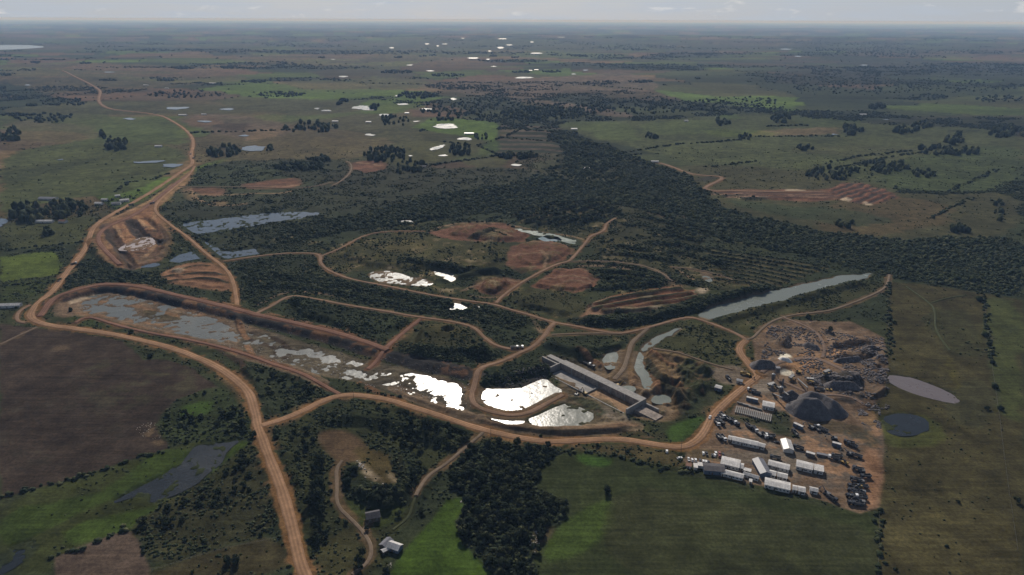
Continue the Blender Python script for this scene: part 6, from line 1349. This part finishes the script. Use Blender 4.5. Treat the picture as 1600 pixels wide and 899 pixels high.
tag(link('scrub', batch('scrub', xx[nr_], yy[nr_], zz[nr_]-.1, rr[nr_], r.uniform(.6, 1.1, nr_.sum()), L1, F1, MF, 5), None), 'low dark scrub covering the rough ground of the works and foreground', 'scrub', None, 'stuff')
tag(link('scrub', batch('scrub', xx[fr_], yy[fr_], zz[fr_]-.1, rr[fr_], r.uniform(.6, 1.1, fr_.sum()), L1, F1, MF, 6), None), 'low dark scrub on the plateaux beyond the spillway', 'scrub', None, 'stuff')
# hedges and dark belts (unbroken, uncountable)
HEDGE = [[(0,392),(60,386),(130,378)],[(100,440),(130,430),(200,430),(260,440)],[(180,300),(200,285),(240,280),(262,272)],[(860,704),(920,706),(960,712),(1020,728),(1075,738)],[(0,776),(60,762),(120,747),(200,722),(262,703)],
 [(90,868),(130,853),(180,835),(200,826)],[(1536,458),(1548,560)],[(1388,442),(1390,560)],[(1374,800),(1374,899)],[(1200,198),(1260,196)],[(1180,214),(1320,213)],[(940,243),(1060,226),(1160,219)],[(1280,258),(1340,245),(1420,236)],[(1300,264),(1400,244),(1450,238)],[(780,200),(870,207)],[(780,215),(875,222)],[(0,448),(40,444),(95,438)],
 [(640,160),(780,162)],[(300,208),(470,203)],[(1100,262),(1180,252)],[(1480,300),(1560,265)],[(1450,342),(1520,310)],[(400,105),(470,108)],[(560,130),(660,132)],[(870,130),(1000,140)],[(1440,410),(1600,400)]]
ROWS = [[(1103+k*1.5, 388+k*6), (1180, 400+k*5.6), (1292-k*12, 417+k*4.6)] for k in range(9)]
ROWS += [[(792+k*28, 352-k*1.2), (826+k*26, 337-k*1.6), (884+k*17, 327-k*1.0)] for k in range(6)]
ROWS += [[(1033,352),(1091,356)],[(1036,360),(1093,366)],[(1036,368),(1095,375)],[(1040,376),(1095,385)],[(930,425),(990,428),(1050,442)],[(930,433),(980,437),(1030,447)],[(1000,338),(1050,350),(1090,356)],[(960,385),(1010,392)],
         [(735,372),(765,363),(790,372)],[(400,447),(470,448),(560,464),(640,482),(700,491)]]
hx = []; hr = []
r = np.random.default_rng(5)
for hi_, l in enumerate(HEDGE + ROWS):
    isrow = hi_ >= len(HEDGE)
    p = pts(l); p = resample(p, lambda a: 1.5 if isrow else max(2.2, math.hypot(*a)*.0028))
    dd = np.hypot(p[:, 0], p[:, 1]); k = r.random(len(p)) < .75
    p = p + r.normal(size=p.shape)*(.7 if isrow else 1.6)*np.clip(dd/900, 1, 3)[:, None]; hx.append(p[k]); hr.append((r.uniform(.8, 1.7, k.sum()) if isrow else r.uniform(1.0, 2.2, k.sum())*np.clip(dd[k]/900, 1, 2.6)))
hx = np.vstack(hx); hr = np.concatenate(hr)
tag(link('hedgerows', batch('hedgerows', hx[:, 0], hx[:, 1], samp(Z, hx[:, 0], hx[:, 1])-.1, hr, np.ones(len(hr))*.9, L1, F1, MF, 8), None), 'dark overgrown hedgerows dividing fields and pastures', 'hedge', None, 'stuff')
nF = 260000; q = r.uniform(1/16000, 1/1350, nF); fy_ = 1/q; fx_ = fy_*r.uniform(-.9, .9, nF)
vg = samp(VEG, fx_, fy_); k = (vg > .25) & (r.random(nF) < vg*1.1*sstep(.40, .55, fbm(fx_/70, fy_/70, 47, 4))) & (samp(BARE, fx_, fy_) < .3); fx_, fy_ = fx_[k], fy_[k]
fr2 = r.uniform(1.8, 4.2, len(fx_))*np.clip(fy_/2800, 1, 2.2); print('far woods', len(fx_))
tag(link('far_woods', batch('far_woods', fx_, fy_, samp(Z, fx_, fy_)-.3, fr2, r.uniform(.7, 1.1, len(fx_)), L0, F0, MFF, 12), None), 'hazy belts and patches of dark woodland across the far plain', 'woods', None, 'stuff')
# rubble and stones
def rocks(name, regs, m, label, seed):
    r = np.random.default_rng(seed); Xs = []; Rs = []
    for (l, n, a, b) in regs:
        poly = pts(l); lo, hi = poly.min(0), poly.max(0); X_ = r.uniform(lo[0], hi[0], n*3); Y_ = r.uniform(lo[1], hi[1], n*3); ok = sdf(poly, X_, Y_) > 0
        ok &= fbm(X_/9, Y_/9, 44, 3) > .46; Xs.append(np.stack([X_[ok], Y_[ok]], 1)[:n]); Rs.append(r.uniform(a, b, len(Xs[-1]))**1.0)
    Xs = np.vstack(Xs); Rs = np.concatenate(Rs); V0 = [lumpy(700+i, I0, .3, .7) for i in range(5)]
    tag(link(name, batch(name, Xs[:, 0], Xs[:, 1], samp(Z, Xs[:, 0], Xs[:, 1])-.1, Rs, np.ones(len(Rs))*.8, V0, F0, m, 9), None), label, 'rocks', None, 'stuff')
rocks('rubble', [([(1200,508),(1382,528),(1388,580),(1364,640),(1300,612),(1262,598),(1240,560),(1190,560)], 2600, .3, 1.3),([(1350,548),(1388,540),(1388,640),(1352,636)], 900, .5, 1.6),([(1262,588),(1335,584),(1350,612),(1290,612)], 900, .4, 1.5),([(1340,640),(1375,640),(1376,670),(1345,665)], 500, .4, 1.0)], MROCK, 'dark broken rock strewn over the quarry', 3)
rocks('dam_riprap', [([(180,452),(240,462),(320,484),(400,506),(480,528),(560,548),(640,568),(735,588),(735,598),(640,578),(540,556),(440,528),(330,496),(240,470)], 3000, .3, .9),([(740,600),(860,575),(865,590),(790,603)], 300, .3, 1)], MROCK, 'dark rock armour on the embankment slope facing the flats', 4)
rocks('pale_stones', [([(555,718),(580,735),(602,757),(592,762),(570,747)], 160, .4, 1.0),([(826,833),(838,828),(845,850),(836,870),(828,852)], 60, .3, .7),([(720,780),(727,790),(718,806),(712,812),(714,800)], 50, .3, .6),([(1385,510),(1480,600),(1484,545)], 0, .3, .6),([(596,876),(612,876),(612,886),(598,886)], 12, .3, .5),([(210,670),(240,655),(255,690),(240,696)], 60, .2, .5),([(560,600),(735,600),(735,640),(640,616)], 160, .3, .8),([(300,515),(540,560),(560,600),(400,570)], 300, .3, .8)], MROCKP, 'pale stones scattered at field edges and in the old pit', 5)
# ------------------------------------------------------------------ haze
hb = MB(); hb.box(-130000, -2000, -140, 130000, 122000, 330)
zmax = max(float(Z.max())+20, H+6); hb = MB(); hb.box(-130000, -2000, float(Z.min())-1.5, 130000, 122000, zmax)
hm = bpy.data.materials.new('haze_air'); hm.use_nodes = True; t = hm.node_tree; t.nodes.clear(); o_ = t.nodes.new('ShaderNodeOutputMaterial'); v_ = t.nodes.new('ShaderNodeVolumePrincipled')
v_.inputs['Color'].default_value = (.40, .62, 1.0, 1); v_.inputs['Absorption Color'].default_value = (1, 1, 1, 1); v_.inputs['Density'].default_value = HAZE_DENSITY; v_.inputs['Anisotropy'].default_value = .0
t.links.new(v_.outputs[0], o_.inputs['Volume'])
ho = hb.build('haze', hm); tag(ho, 'pale blue haze lying over the whole plain', 'haze', None, 'stuff')
print('ground z', Z.min(), Z.max())
